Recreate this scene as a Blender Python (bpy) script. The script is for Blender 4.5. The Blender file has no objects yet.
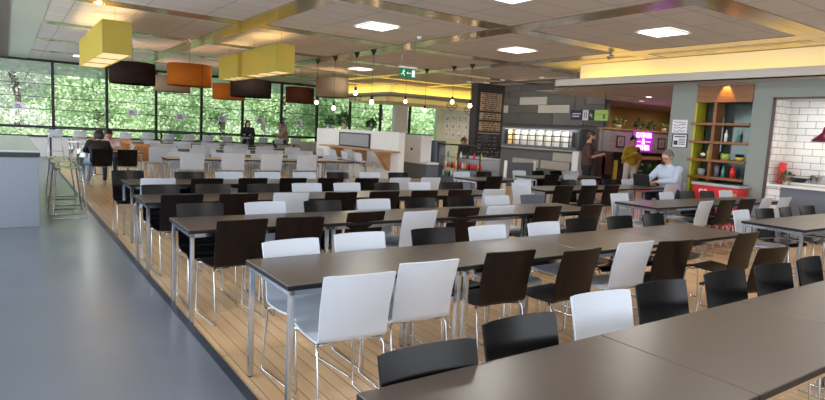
import bpy, math, random
import numpy as np
from mathutils import Vector, Matrix
random.seed(7); rng = np.random.default_rng(7)
PI = math.pi; R = math.radians
S = bpy.context.scene; COL = S.collection

# ------------------------------------------------------------------ camera, world, sun, exposure
CAMZ, FPX, PITCH, ROLL, YAW = 1.57, 584.0, R(6.68), R(-3.0), R(34.88)
def camera():
    cp, sp, cy, sy = math.cos(PITCH), math.sin(PITCH), math.cos(YAW), math.sin(YAW)
    F = Vector((sy*cp, cy*cp, -sp)); Rt = Vector((cy, -sy, 0)); D = F.cross(Rt)
    X = Rt*math.cos(ROLL) + D*math.sin(ROLL); Y = -(-Rt*math.sin(ROLL) + D*math.cos(ROLL))
    cd = bpy.data.cameras.new('camera'); c = bpy.data.objects.new('camera', cd); COL.objects.link(c)
    cd.sensor_width = 36; cd.lens = FPX/825*36; cd.clip_start = .05; cd.clip_end = 300
    M = Matrix((X, Y, -F)).transposed().to_4x4(); M.translation = (0, 0, CAMZ); c.matrix_world = M
    S.camera = c
camera()
S.view_settings.view_transform = 'Standard'; S.view_settings.look = 'None'
S.view_settings.gamma = 1; S.view_settings.use_curve_mapping = False
S.view_settings.exposure = 0.16

w = bpy.data.worlds.new('sky'); S.world = w; w.use_nodes = True
nt = w.node_tree; bg = nt.nodes['Background']
tc = nt.nodes.new('ShaderNodeTexCoord'); sx = nt.nodes.new('ShaderNodeSeparateXYZ'); cr = nt.nodes.new('ShaderNodeValToRGB')
nt.links.new(tc.outputs['Generated'], sx.inputs[0]); nt.links.new(sx.outputs['Z'], cr.inputs[0]); nt.links.new(cr.outputs[0], bg.inputs[0])
cr.color_ramp.elements[0].position = 0.0; cr.color_ramp.elements[0].color = (.92, .95, 1, 1)
cr.color_ramp.elements[1].position = .7; cr.color_ramp.elements[1].color = (.62, .76, 1, 1)
bg.inputs[1].default_value = 1.35

def lamp(kind, name, loc, power, color=(1, 1, 1), rot=(0, 0, 0), size=None, sizey=None, parent=None, spread=None):
    l = bpy.data.lights.new(name, kind); l.energy = power; l.color = color
    if kind == 'AREA':
        l.size = size
        if sizey: l.shape = 'RECTANGLE'; l.size_y = sizey
        if spread: l.spread = spread
    elif kind in ('POINT', 'SPOT') and size: l.shadow_soft_size = size
    o = bpy.data.objects.new(name, l); COL.objects.link(o); o.location = loc; o.rotation_euler = rot
    if parent: o.parent = parent
    return o
sun = lamp('SUN', 'sun', (0, -20, 30), 6.5, (1, .95, .86), (R(42), 0, R(-25))); sun.data.angle = R(3)
# daylight coming in through the long glazed side of the room and the glazing behind the camera
for y in (-1.5, 5.5, 12.5, 19.5):
    lamp('AREA', 'daylight_side_window', (-3.05, y, 1.75), 190, (.80, .90, 1), (0, R(-90), 0), 2.6, 6.2)
for x in (0, 5.5): lamp('AREA', 'daylight_rear_window', (x, -4.9, 1.8), 120, (.86, .93, 1), (R(90), 0, 0), 4.5, 2.4)
po = lamp('AREA', 'far_window_portal', (8, 24.75, 2.0), 1, (1, 1, 1), (R(-90), 0, 0), 22, 3.0); po.data.cycles.is_portal = True

# ------------------------------------------------------------------ materials
def mat(name, col, rough=.5, metal=0, spec=.5, emit=None, es=0, alpha=None, trans=0, var=0, vscale=8, bump=0, coat=0):
    m = bpy.data.materials.new(name); m.use_nodes = True; n = m.node_tree; b = n.nodes['Principled BSDF']
    b.inputs['Base Color'].default_value = (*col, 1); b.inputs['Roughness'].default_value = rough
    b.inputs['Metallic'].default_value = metal; b.inputs['Specular IOR Level'].default_value = spec
    if emit: b.inputs['Emission Color'].default_value = (*emit, 1); b.inputs['Emission Strength'].default_value = es
    if trans: b.inputs['Transmission Weight'].default_value = trans
    if coat: b.inputs['Coat Weight'].default_value = coat
    if alpha is not None: b.inputs['Alpha'].default_value = alpha
    t = n.nodes.new('ShaderNodeTexCoord'); no = n.nodes.new('ShaderNodeTexNoise'); no.inputs['Scale'].default_value = vscale; no.inputs['Detail'].default_value = 4
    n.links.new(t.outputs['Object'], no.inputs['Vector'])
    if var:
        mx = n.nodes.new('ShaderNodeMix'); mx.data_type = 'RGBA'
        mx.inputs['A'].default_value = (*[c*(1-var) for c in col], 1); mx.inputs['B'].default_value = (*[min(1, c*(1+var)) for c in col], 1)
        n.links.new(no.outputs['Fac'], mx.inputs['Factor']); n.links.new(mx.outputs['Result'], b.inputs['Base Color'])
    if bump:
        bu = n.nodes.new('ShaderNodeBump'); bu.inputs['Strength'].default_value = bump; bu.inputs['Distance'].default_value = .01
        n.links.new(no.outputs['Fac'], bu.inputs['Height']); n.links.new(bu.outputs[0], b.inputs['Normal'])
    return m
def brickmat(name, c1, c2, mortar, bw, bh, ms, rough, axes='XY', offset=.5, var=0, spec=.5, bump=0, metal=0, grain=False):
    """tiles / planks / bricks in object space; axes names which object axes run along the length and up the courses"""
    m = bpy.data.materials.new(name); m.use_nodes = True; n = m.node_tree; b = n.nodes['Principled BSDF']
    b.inputs['Roughness'].default_value = rough; b.inputs['Specular IOR Level'].default_value = spec; b.inputs['Metallic'].default_value = metal
    t = n.nodes.new('ShaderNodeTexCoord'); s = n.nodes.new('ShaderNodeSeparateXYZ'); c = n.nodes.new('ShaderNodeCombineXYZ')
    n.links.new(t.outputs['Object'], s.inputs[0]); n.links.new(s.outputs[axes[0]], c.inputs[0]); n.links.new(s.outputs[axes[1]], c.inputs[1])
    k = n.nodes.new('ShaderNodeTexBrick'); n.links.new(c.outputs[0], k.inputs['Vector'])
    k.inputs['Scale'].default_value = 1; k.inputs['Brick Width'].default_value = bw; k.inputs['Row Height'].default_value = bh
    k.inputs['Mortar Size'].default_value = ms; k.inputs['Mortar Smooth'].default_value = .1; k.offset = offset
    k.inputs['Color1'].default_value = (*c1, 1); k.inputs['Color2'].default_value = (*c2, 1); k.inputs['Mortar'].default_value = (*mortar, 1)
    out = k.outputs['Color']
    if var:
        no = n.nodes.new('ShaderNodeTexNoise'); no.inputs['Scale'].default_value = 1.5; no.inputs['Detail'].default_value = 6
        mp = n.nodes.new('ShaderNodeMapping'); mp.inputs['Scale'].default_value = (3, 14, 3) if grain else (1, 1, 1)
        n.links.new(c.outputs[0], mp.inputs['Vector']); n.links.new(mp.outputs[0], no.inputs['Vector'])
        mx = n.nodes.new('ShaderNodeMix'); mx.data_type = 'RGBA'; mx.blend_type = 'MULTIPLY'; mx.inputs['Factor'].default_value = var
        if grain: mp.inputs['Scale'].default_value = (1.2, 12, 1)
        rp = n.nodes.new('ShaderNodeValToRGB'); rp.color_ramp.elements[0].position = .3; rp.color_ramp.elements[0].color = (.55, .5, .45, 1); rp.color_ramp.elements[1].position = .7
        n.links.new(no.outputs['Fac'], rp.inputs[0]); n.links.new(out, mx.inputs['A']); n.links.new(rp.outputs[0], mx.inputs['B']); out = mx.outputs['Result']
    n.links.new(out, b.inputs['Base Color'])
    if bump:
        bu = n.nodes.new('ShaderNodeBump'); bu.invert = True; bu.inputs['Strength'].default_value = bump; bu.inputs['Distance'].default_value = .004
        n.links.new(k.outputs['Fac'], bu.inputs['Height']); n.links.new(bu.outputs[0], b.inputs['Normal'])
    return m
def woodmat(name, c1, c2, rough=.4, axis='X', scale=1.0):
    m = bpy.data.materials.new(name); m.use_nodes = True; n = m.node_tree; b = n.nodes['Principled BSDF']; b.inputs['Roughness'].default_value = rough
    t = n.nodes.new('ShaderNodeTexCoord'); mp = n.nodes.new('ShaderNodeMapping'); no = n.nodes.new('ShaderNodeTexNoise')
    sc = [14*scale]*3; sc['XYZ'.index(axis)] = 1.2*scale; mp.inputs['Scale'].default_value = sc
    no.inputs['Scale'].default_value = 1.6; no.inputs['Detail'].default_value = 6; no.inputs['Distortion'].default_value = .6
    rp = n.nodes.new('ShaderNodeValToRGB'); rp.color_ramp.elements[0].position = .35; rp.color_ramp.elements[0].color = (*c1, 1)
    rp.color_ramp.elements[1].position = .68; rp.color_ramp.elements[1].color = (*c2, 1)
    n.links.new(t.outputs['Object'], mp.inputs[0]); n.links.new(mp.outputs[0], no.inputs['Vector']); n.links.new(no.outputs['Fac'], rp.inputs[0]); n.links.new(rp.outputs[0], b.inputs['Base Color'])
    return m
def glassmat(name, tint=(1, 1, 1), amount=.88, rough=.02):
    """thin clear sheet: mostly straight through, a little mirror"""
    m = bpy.data.materials.new(name); m.use_nodes = True; n = m.node_tree; n.nodes.remove(n.nodes['Principled BSDF'])
    tr = n.nodes.new('ShaderNodeBsdfTransparent'); tr.inputs[0].default_value = (*tint, 1); gl = n.nodes.new('ShaderNodeBsdfGlossy'); gl.inputs['Roughness'].default_value = rough
    lw = n.nodes.new('ShaderNodeLayerWeight'); lw.inputs[0].default_value = 1-amount; mx = n.nodes.new('ShaderNodeMixShader')
    n.links.new(lw.outputs['Fresnel'], mx.inputs[0]); n.links.new(tr.outputs[0], mx.inputs[1]); n.links.new(gl.outputs[0], mx.inputs[2]); n.links.new(mx.outputs[0], n.nodes['Material Output'].inputs[0])
    return m
def shademat(name, col, tr=.5, emit=0):
    """fabric or acrylic lampshade that lets its bulb's light through"""
    m = bpy.data.materials.new(name); m.use_nodes = True; n = m.node_tree; n.nodes.remove(n.nodes['Principled BSDF'])
    d = n.nodes.new('ShaderNodeBsdfDiffuse'); t = n.nodes.new('ShaderNodeBsdfTranslucent'); mx = n.nodes.new('ShaderNodeMixShader'); mx.inputs[0].default_value = tr
    for q in (d, t): q.inputs[0].default_value = (*col, 1)
    n.links.new(d.outputs[0], mx.inputs[1]); n.links.new(t.outputs[0], mx.inputs[2]); out = mx.outputs[0]
    if emit:
        e = n.nodes.new('ShaderNodeEmission'); e.inputs[0].default_value = (*col, 1); e.inputs[1].default_value = emit
        a = n.nodes.new('ShaderNodeAddShader'); n.links.new(out, a.inputs[0]); n.links.new(e.outputs[0], a.inputs[1]); out = a.outputs[0]
    n.links.new(out, n.nodes['Material Output'].inputs[0]); return m
def leafmat(name, ca, cb):
    m = bpy.data.materials.new(name); m.use_nodes = True; n = m.node_tree; n.nodes.remove(n.nodes['Principled BSDF'])
    g = n.nodes.new('ShaderNodeNewGeometry'); rp = n.nodes.new('ShaderNodeValToRGB'); rp.color_ramp.elements[0].color = (*ca, 1); rp.color_ramp.elements[1].color = (*cb, 1)
    n.links.new(g.outputs['Random Per Island'], rp.inputs[0])
    d = n.nodes.new('ShaderNodeBsdfDiffuse'); t = n.nodes.new('ShaderNodeBsdfTranslucent'); mx = n.nodes.new('ShaderNodeMixShader'); mx.inputs[0].default_value = .4
    for q in (d, t): n.links.new(rp.outputs[0], q.inputs[0])
    n.links.new(d.outputs[0], mx.inputs[1]); n.links.new(t.outputs[0], mx.inputs[2]); n.links.new(mx.outputs[0], n.nodes['Material Output'].inputs[0]); return m

M = {}
M['oakfloor'] = brickmat('oak_floorboards', (.69, .43, .22), (.82, .56, .31), (.33, .19, .10), 1.9, .10, .004, .33, 'YX', var=.35, grain=True, bump=.15)
M['vinyl'] = mat('blue_grey_vinyl', (.165, .18, .21), .24, var=.10, vscale=1.3, bump=.03)
M['kerb'] = mat('dark_floor_strip', (.035, .042, .055), .45)
M['tile'] = brickmat('ceiling_tiles', (.64, .615, .60), (.60, .58, .565), (.34, .325, .31), .967, .58, .009, .7, 'XY', offset=0)
M['band'] = brickmat('ceiling_metal_band', (.44, .37, .31), (.40, .335, .28), (.18, .15, .12), .6, .6, .010, .20, 'XY', offset=0, metal=.75)
M['slats'] = brickmat('ceiling_slat_strip', (.62, .66, .60), (.58, .62, .57), (.30, .33, .30), 3.4, .10, .008, .4, 'XY', offset=0)
M['wallgrey'] = mat('painted_wall_grey', (.27, .30, .285), .75, var=.04)
M['wallwhite'] = mat('painted_wall_white', (.78, .78, .77), .7, var=.03)
M['walltaupe'] = mat('painted_bulkhead_taupe', (.58, .55, .51), .7)
M['bulk'] = mat('painted_bulkhead_cream', (.82, .77, .60), .8)
M['greenwall'] = mat('pale_green_wall', (.62, .70, .55), .8, var=.05)
M['ochre'] = mat('ochre_wall', (.36, .25, .10), .7, var=.1)
M['darkwall'] = mat('dark_recess', (.05, .045, .045), .8)
M['yellowgreen'] = mat('yellow_green_paint', (.50, .47, .03), .5)
M['metro'] = brickmat('white_metro_tile', (.84, .83, .80), (.80, .79, .77), (.30, .30, .30), .30, .125, .006, .18, 'YZ', var=0, bump=.4)
M['metroside'] = brickmat('white_metro_tile_side', (.84, .83, .80), (.80, .79, .77), (.30, .30, .30), .30, .125, .006, .18, 'XZ', var=0, bump=.4)
M['black'] = mat('black_frame', (.012, .013, .014), .45)
M['top'] = mat('taupe_laminate', (.085, .068, .058), .30, var=.10, vscale=5, spec=.55)
M['topoak'] = woodmat('oak_laminate', (.42, .25, .12), (.55, .35, .18), .28, 'X')
M['edge'] = mat('dark_table_edge', (.010, .011, .015), .5, spec=.2)
M['chrome'] = mat('chrome', (.56, .58, .61), .18, metal=1)
M['steel'] = mat('brushed_steel_leg', (.50, .53, .58), .20, metal=1)
M['whiteshell'] = mat('white_chair_shell', (.54, .59, .68), .42, var=.02)
M['blackshell'] = mat('wenge_chair_shell', (.004, .004, .0055), .24, spec=.25, var=.15)
M['blackshell2'] = woodmat('wenge_veneer', (.006, .0035, .0035), (.013, .007, .006), .38, 'Z'); M['blackshell2'].node_tree.nodes['Principled BSDF'].inputs['Specular IOR Level'].default_value = .18
M['greyshell'] = mat('grey_blue_chair_shell', (.075, .088, .12), .4)
M['orangeshell'] = woodmat('orange_ply', (.50, .22, .08), (.62, .30, .12), .35, 'Z')
M['oliveshell'] = mat('walnut_shell', (.020, .012, .007), .45, spec=.15)
M['glass'] = glassmat('window_glass')
M['blind'] = shademat('grey_blind_fabric', (.42, .48, .44), .5)
_n = M['blind'].node_tree; _o = _n.nodes['Material Output']; _s = _o.inputs[0].links[0].from_socket; _x = _n.nodes.new('ShaderNodeMixShader'); _t = _n.nodes.new('ShaderNodeBsdfTransparent')
_x.inputs[0].default_value = .45; _n.links.new(_s, _x.inputs[1]); _n.links.new(_t.outputs[0], _x.inputs[2]); _n.links.new(_x.outputs[0], _o.inputs[0])
M['paper'] = mat('paper', (.80, .78, .84), .7)
M['ink'] = mat('dark_ink', (.04, .04, .05), .6)
M['panel_emit'] = mat('light_diffuser', (.9, .9, .85), .5, emit=(1, .985, .90), es=2.4)
M['cube'] = shademat('lime_acrylic_shade', (.52, .43, .10), .28, .04)
M['cubebot'] = mat('warm_diffuser', (.9, .7, .4), .5, emit=(1, .72, .40), es=.75)
M['drumblack'] = shademat('dark_brown_fabric', (.035, .022, .018), .1)
M['drumorange'] = shademat('orange_fabric', (.42, .13, .02), .3, .10)
M['drumbeige'] = shademat('beige_fabric', (.34, .25, .16), .3, .05)
M['drumbrown'] = shademat('chocolate_fabric', (.10, .035, .02), .15)
M['drumbot'] = mat('drum_diffuser', (.9, .6, .35), .5, emit=(1, .62, .34), es=1.0)
M['bulb'] = mat('glowing_bulb', (1, .7, .4), .3, emit=(1, .66, .36), es=14)
M['oak'] = woodmat('warm_oak', (.40, .21, .09), (.52, .30, .14), .4, 'Y')
M['shelfwood'] = woodmat('orange_shelf_wood', (.20, .072, .018), (.29, .115, .03), .4, 'Y')
M['walnut'] = woodmat('dark_walnut', (.060, .026, .022), (.105, .048, .04), .4, 'Z')
M['grey'] = mat('blue_grey_panel', (.13, .145, .175), .4)
M['midgrey'] = mat('mid_grey_panel', (.30, .31, .33), .5)
M['cabwhite'] = mat('pale_blue_cabinet', (.24, .275, .32), .36)
M['terrazzo'] = mat('grey_terrazzo', (.50, .54, .50), .22, var=.35, vscale=60)
M['white'] = mat('white_plastic', (.80, .80, .80), .4)
M['red'] = mat('red_enamel', (.62, .015, .02), .3)
M['redglass'] = mat('red_glass', (.75, .03, .03), .15)
M['maroon'] = mat('maroon_enamel', (.12, .004, .03), .25)
M['neon'] = mat('pink_neon_tube', (1, .6, 1), .3, emit=(1, .72, 1), es=1.6)
M['neonback'] = mat('purple_lit_panel', (.5, .05, .6), .5, emit=(.38, .02, .55), es=.38)
M['green'] = mat('green_sign', (.0, .16, .06), .4, emit=(0, .28, .10), es=.12)
M['whitelit'] = mat('white_pictogram', (.8, .85, .8), .4, emit=(.8, .9, .85), es=.5)
M['navy'] = mat('navy_sign', (.012, .016, .06), .4)
M['lime'] = mat('lime_sign', (.30, .46, .10), .4, emit=(.30, .46, .10), es=.22)
M['cream'] = mat('cream_letter_tile', (.62, .45, .30), .6)
M['chalk'] = mat('chalk', (.55, .55, .57), .9)
M['foliage'] = mat('pot_plant_leaf', (.022, .08, .015), .5, var=.4, vscale=30)
M['olivefol'] = mat('olive_leaf', (.22, .24, .07), .5, var=.4, vscale=30)
M['skin'] = mat('skin', (.52, .28, .19), .5); M['skin2'] = mat('skin_pale', (.62, .37, .27), .5)
M['hairdark'] = mat('dark_hair', (.018, .010, .008), .5); M['hairgrey'] = mat('grey_hair', (.15, .13, .12), .6); M['hairbrown'] = mat('brown_hair', (.09, .035, .018), .5)
M['shirtwhite'] = mat('pale_blue_shirt', (.46, .53, .68), .75, bump=.2); M['brownshirt'] = mat('brown_t_shirt', (.075, .032, .027), .8)
M['mustard'] = mat('mustard_cardigan', (.42, .28, .02), .8, bump=.4, var=.4, vscale=20); M['whitetrouser'] = mat('white_trousers', (.68, .66, .64), .8)
M['jeans'] = mat('pale_blue_jeans', (.38, .52, .68), .8); M['blackcloth'] = mat('black_cloth', (.012, .012, .015), .8); M['navycloth'] = mat('navy_cloth', (.03, .05, .09), .8)
M['tan'] = mat('tan_hoodie', (.34, .22, .16), .85); M['pinkcloth'] = mat('pale_pink_top', (.65, .48, .44), .8)
M['eye'] = mat('eye', (.02, .015, .012), .2); M['lip'] = mat('lip', (.40, .14, .12), .5)
M['mirror'] = mat('dark_green_glass', (.06, .08, .07), .10, metal=.35, var=.5, vscale=6)
M['shinygrey'] = mat('grey_worktop', (.42, .42, .42), .25)
M['pack'] = mat('silver_packets', (.78, .78, .74), .45)
M['packyel'] = mat('warm_yellow_packets', (.75, .55, .25), .5); M['teal'] = mat('teal', (.10, .30, .26), .4); M['yellow'] = mat('yellow_ceramic', (.65, .52, .06), .3)  # some packets and bottles are plain warm yellow
M['limegreen'] = mat('lime_ceramic', (.35, .48, .10), .3); M['gun'] = mat('dark_pan', (.03, .03, .035), .35); M['terracotta'] = mat('beige_pot', (.55, .48, .38), .6)
M['grass'] = mat('grass', (.10, .22, .04), .9, var=.4, vscale=3)
M['bark'] = mat('grey_bark', (.16, .14, .12), .9, var=.3, vscale=20)
M['leafa'] = leafmat('leaf_mid', (.36, .50, .29), (.62, .76, .50)); M['leafb'] = leafmat('leaf_bright', (.46, .62, .37), (.74, .88, .60)); M['leafc'] = leafmat('leaf_glare_pale', (.58, .63, .54), (.93, .95, .90))  # palest leaves whitened to stand for the overexposed sky at the left bays

# ------------------------------------------------------------------ mesh building
class MB:
    """collects shapes and links them as ONE mesh object"""
    def __init__(s): s.v = []; s.f = []; s.sm = []; s.mi = []; s.cur = 0
    def add(s, vs, fs, smooth=False):
        o = len(s.v); s.v += [tuple(v) for v in vs]; s.f += [tuple(i+o for i in f) for f in fs]; s.sm += [smooth]*len(fs); s.mi += [s.cur]*len(fs); return s
    def box(s, a, b):
        x0, y0, z0 = [min(p, q) for p, q in zip(a, b)]; x1, y1, z1 = [max(p, q) for p, q in zip(a, b)]
        return s.add([(x0, y0, z0), (x1, y0, z0), (x1, y1, z0), (x0, y1, z0), (x0, y0, z1), (x1, y0, z1), (x1, y1, z1), (x0, y1, z1)],
                     [(0, 3, 2, 1), (4, 5, 6, 7), (0, 1, 5, 4), (1, 2, 6, 5), (2, 3, 7, 6), (3, 0, 4, 7)])
    def tube(s, pts, r, n=8, closed=False, cap=True):
        pts = [Vector(p) for p in pts]; N = len(pts); rs = r if isinstance(r, (list, tuple)) else [r]*N
        vs = []; up = None
        for i, p in enumerate(pts):
            if closed: t = pts[(i+1) % N]-pts[i-1]
            else: t = (pts[min(i+1, N-1)]-pts[max(i-1, 0)])
            t.normalize()
            if up is None:
                up = Vector((0, 0, 1)) if abs(t.z) < .9 else Vector((1, 0, 0))
            a = t.cross(up); a.normalize(); b = a.cross(t); up = b
            for k in range(n):
                q = 2*PI*k/n; vs.append(p+a*math.cos(q)*rs[i]+b*math.sin(q)*rs[i])
        fs = []
        for i in range(N if closed else N-1):
            j = (i+1) % N
            for k in range(n): fs.append((i*n+k, i*n+(k+1) % n, j*n+(k+1) % n, j*n+k))
        if cap and not closed: fs += [tuple(range(n))[::-1], tuple((N-1)*n+k for k in range(n))]
        return s.add(vs, fs, True)
    def lathe(s, prof, n=24, c=(0, 0, 0), sc=(1, 1)):
        vs = []; fs = []
        for r, z in prof:
            for k in range(n): q = 2*PI*k/n; vs.append((c[0]+r*math.cos(q)*sc[0], c[1]+r*math.sin(q)*sc[1], c[2]+z))
        for i in range(len(prof)-1):
            for k in range(n): fs.append((i*n+k, i*n+(k+1) % n, (i+1)*n+(k+1) % n, (i+1)*n+k))
        if prof[0][0] > 1e-5: fs.append(tuple(range(n))[::-1])
        if prof[-1][0] > 1e-5: fs.append(tuple((len(prof)-1)*n+k for k in range(n)))
        return s.add(vs, fs, True)
    def prism(s, poly, axis, a, b):
        """poly of 2D points pushed along axis from a to b"""
        def P(p, h): return (h, p[0], p[1]) if axis == 'X' else (p[0], h, p[1]) if axis == 'Y' else (p[0], p[1], h)
        n = len(poly); vs = [P(p, a) for p in poly]+[P(p, b) for p in poly]
        fs = [tuple(range(n))[::-1], tuple(range(n, 2*n))]+[(i, (i+1) % n, n+(i+1) % n, n+i) for i in range(n)]
        return s.add(vs, fs)
    def sheet(s, G, th):
        """grid of points G[i][j] given thickness th"""
        ni, nj = len(G), len(G[0]); G = [[Vector(p) for p in r] for r in G]; T = []; B = []
        for i in range(ni):
            for j in range(nj):
                du = G[min(i+1, ni-1)][j]-G[max(i-1, 0)][j]; dv = G[i][min(j+1, nj-1)]-G[i][max(j-1, 0)][j] if False else G[i][min(j+1, nj-1)]-G[i][max(j-1, 0)]
                nn = du.cross(dv); nn.normalize(); T.append(G[i][j]+nn*th/2); B.append(G[i][j]-nn*th/2)
        fs = []; o = ni*nj
        for i in range(ni-1):
            for j in range(nj-1):
                a, b, c, d = i*nj+j, i*nj+j+1, (i+1)*nj+j+1, (i+1)*nj+j
                fs += [(a, d, c, b), (o+a, o+b, o+c, o+d)]
        s.add(T+B, fs, True)
        ring = [j for j in range(nj)]+[i*nj+nj-1 for i in range(1, ni)]+[(ni-1)*nj+j for j in range(nj-2, -1, -1)]+[i*nj for i in range(ni-2, 0, -1)]
        V = T+B; L = len(ring)
        s.add([V[k] for k in ring]+[V[o+k] for k in ring], [(q, (q+1) % L, L+(q+1) % L, L+q) for q in range(L)], False)
        return s
    def build(s, name, m, parent=None, loc=None, bevel=0):
        me = bpy.data.meshes.new(name); me.from_pydata(s.v, [], s.f)
        for q in (m if isinstance(m, (list, tuple)) else [m]): me.materials.append(M[q] if isinstance(q, str) else q)
        me.polygons.foreach_set('use_smooth', s.sm); me.polygons.foreach_set('material_index', s.mi); me.update()
        o = bpy.data.objects.new(name, me); COL.objects.link(o)
        if parent: o.parent = parent
        if loc: o.location = loc
        if bevel:
            b = o.modifiers.new('bevel', 'BEVEL'); b.width = bevel; b.segments = 2; b.limit_method = 'ANGLE'
        return o
def tag(o, label=None, cat=None, group=None, kind=None):
    if label: o['label'] = label
    if cat: o['category'] = cat
    if group: o['group'] = group
    if kind: o['kind'] = kind
    return o
def thing(name, label, cat, loc=(0, 0, 0), rz=0, group=None, kind=None):
    o = bpy.data.objects.new(name, None); COL.objects.link(o); o.empty_display_size = .1; o.location = loc; o.rotation_euler = (0, 0, rz)
    return tag(o, label, cat, group, kind)
def box(name, m, a, b, parent=None, bevel=0):
    """box mesh whose origin is the centre of its base"""
    lo = [min(p, q) for p, q in zip(a, b)]; hi = [max(p, q) for p, q in zip(a, b)]; c = ((lo[0]+hi[0])/2, (lo[1]+hi[1])/2, lo[2])
    return MB().box([p-q for p, q in zip(lo, c)], [p-q for p, q in zip(hi, c)]).build(name, m, parent, c, bevel)
def struct(name, m, a, b, label=None, world=False):
    o = MB().box(a, b).build(name, m) if world else box(name, m, a, b)
    return tag(o, label, None, None, 'structure')
def copy_tree(o, loc=None, rz=None, label=None, group=None, parent=None):
    c = o.copy(); COL.objects.link(c)
    if parent: c.parent = parent
    if loc is not None: c.location = loc
    if rz is not None: c.rotation_euler = (0, 0, rz)
    if label: c['label'] = label
    if group: c['group'] = group
    for ch in list(o.children): copy_tree(ch, parent=c)
    return c
ORD = ['first', 'second', 'third', 'fourth', 'fifth', 'sixth', 'seventh', 'eighth', 'ninth', 'tenth']

# ------------------------------------------------------------------ the room
CH = 3.40; YW = 24.6; XR = 11.5
struct('floor', 'oakfloor', (1.14, -5, -.1), (24, YW, 0), world=True)
struct('floor', 'vinyl', (-3.2, -5, -.1), (1.085, YW, 0), world=True)
struct('trim_1', 'kerb', (1.085, -5, -.1), (1.14, YW, .010), 'dark strip between the vinyl walkway and the oak boards')
struct('ceiling', 'tile', (-3.2, -5, CH), (24, YW+.2, CH+.15), world=True)
BX = [.35+3.4*k for k in range(7)]; BY = [-2.6+3.4*k for k in range(9)]
n_ = 2
for k, x in enumerate(BX):
    wd = .28 if k == 0 else .22
    struct('trim_%d' % n_, 'slats' if k == 0 else 'band', (x-wd, -5, CH-.012), (x+wd, YW, CH-.001), world=True); n_ += 1
for y in BY:
    for a, b in zip([-3.2]+BX, BX+[24]):
        wa = .28 if a == BX[0] else .22; wb = .28 if b == BX[0] else .22
        if a == -3.2: wa = 0
        if b == 24: wb = 0
        if a in BX[5:] : continue
        struct('trim_%d' % n_, 'band', (a+wa, y-.22, CH-.010), (b-wb, y+.22, CH-.001), world=True); n_ += 1
# bulkhead box over the left edge of the ceiling
struct('trim_%d' % n_, mat('brown_taupe_paint', (.22, .18, .165), .7), (-.55, -5, CH-.04), (.08, YW, CH-.013)); n_ += 1
struct('trim_%d' % n_, 'black', (-.70, -5, CH-.45), (-.58, YW, CH)); n_ += 1

# left glazed wall: piers and panes
struct('wall_left', 'wallwhite', (-3.4, -5, 0), (-3.2, YW, .55))
for k in range(9): struct('wall_left', 'wallwhite', (-3.4, -5+3.6*k, .55), (-3.2, -4.7+3.6*k, CH))
struct('wall_back', 'wallwhite', (-3.4, -5.2, 0), (12, -5, CH))
# far window wall
struct('wall_far', 'wallwhite', (-3.2, YW, 0), (18.5, YW+.2, .70))
struct('wall_far', 'greenwall', (18.35, YW-.1, 0), (24, YW+.1, CH))
MULL = [-2.06, -.36, 1.36, 3.07, 4.78, 6.49, 8.18, 9.90, 11.60, 13.30, 14.98, 16.70, 18.45]
wn = 1
for a, b in zip(MULL[:-1], MULL[1:]):
    t = thing('window_%d' % wn, None, None, ((a+b)/2, YW, .70), 0, None, 'structure'); wn += 1; h = (b-a)/2; H = CH-.70
    if abs(a-16.70) < .1: h2 = .14
    f = MB(); f.box((-h-.045, -.06, 0), (-h+.045, .06, H)); f.box((-h, -.05, 0), (h, .05, .06)); f.box((-h, -.05, H-.08), (h, .05, H)); f.box((-h, -.06, .31), (h, .06, .40))
    if a > 16: f.box((h-.07, -.06, 0), (h+.09, .06, H))
    f.build('window_frame', 'black', t)
    MB().box((-h, -.008, .05), (h, .008, H-.05)).build('glass_pane', 'glass', t)
    r_ = MB()
    for z in (.97, 1.40, 1.86): r_.tube([(-h, .16, z), (h, .16, z)], .013, 6)
    r_.build('rail', 'black', t)
    if a < 11.5: MB().box((-h+.05, .03, H-.50), (h-.05, .045, H-.085)).build('blind', 'blind', t)
struct('wall_far', 'wallwhite', (15.60, YW-.35, .0), (16.35, YW-.1, CH))
struct('ground', 'grass', (-30, YW+.3, -.6), (70, 90, -.5))

# right wall, its alcove and the tiled kitchen niche
struct('wall_right', 'wallgrey', (XR, 6.64, 0), (XR+.35, 7.17, 2.84))
struct('wall_right', 'wallgrey', (XR, 5.17, 0), (XR+.35, 5.53, 2.84))
struct('wall_right', 'wallgrey', (XR, 1.2, 2.53), (XR+.35, 5.17, 2.84))
struct('wall_right', 'wallgrey', (XR, -5, 0), (XR+.35, 1.2, 2.84))
struct('wall_right', 'wallgrey', (XR+.05, 5.53, 2.78), (XR+.35, 6.64, 2.84))
struct('wall_right', 'mirror', (XR+.38, 5.535, 0), (XR+.44, 6.595, 2.84))
struct('wall_right', 'yellowgreen', (XR+.005, 6.60, 0), (XR+.44, 6.64, 2.78))
struct('wall_right', 'darkwall', (XR+.35, 5.47, 0), (XR+.75, 5.53, 2.84))
struct('wall_right', 'darkwall', (XR+.35, 5.47, 2.78), (XR+.75, 6.7, 2.84))
struct('wall_right', 'metro', (12.05, 1.2, 0), (12.12, 5.25, 2.6), world=True)
struct('wall_right', 'metroside', (XR+.03, 5.10, 0), (12.05, 5.17, 2.53), world=True)
struct('ceiling', 'wallwhite', (XR, 1.2, 2.50), (12.05, 5.10, 2.53))
t = MB(); t.box((XR-.02, 5.13, 0), (XR+.02, 5.172, 2.53)); t.box((XR-.02, 1.2, 2.49), (XR+.02, 5.17, 2.53)); o = t.build('trim_%d' % n_, 'walnut'); n_ += 1; tag(o, 'brown timber trim around the tiled kitchen niche', None, None, 'structure')
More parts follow.
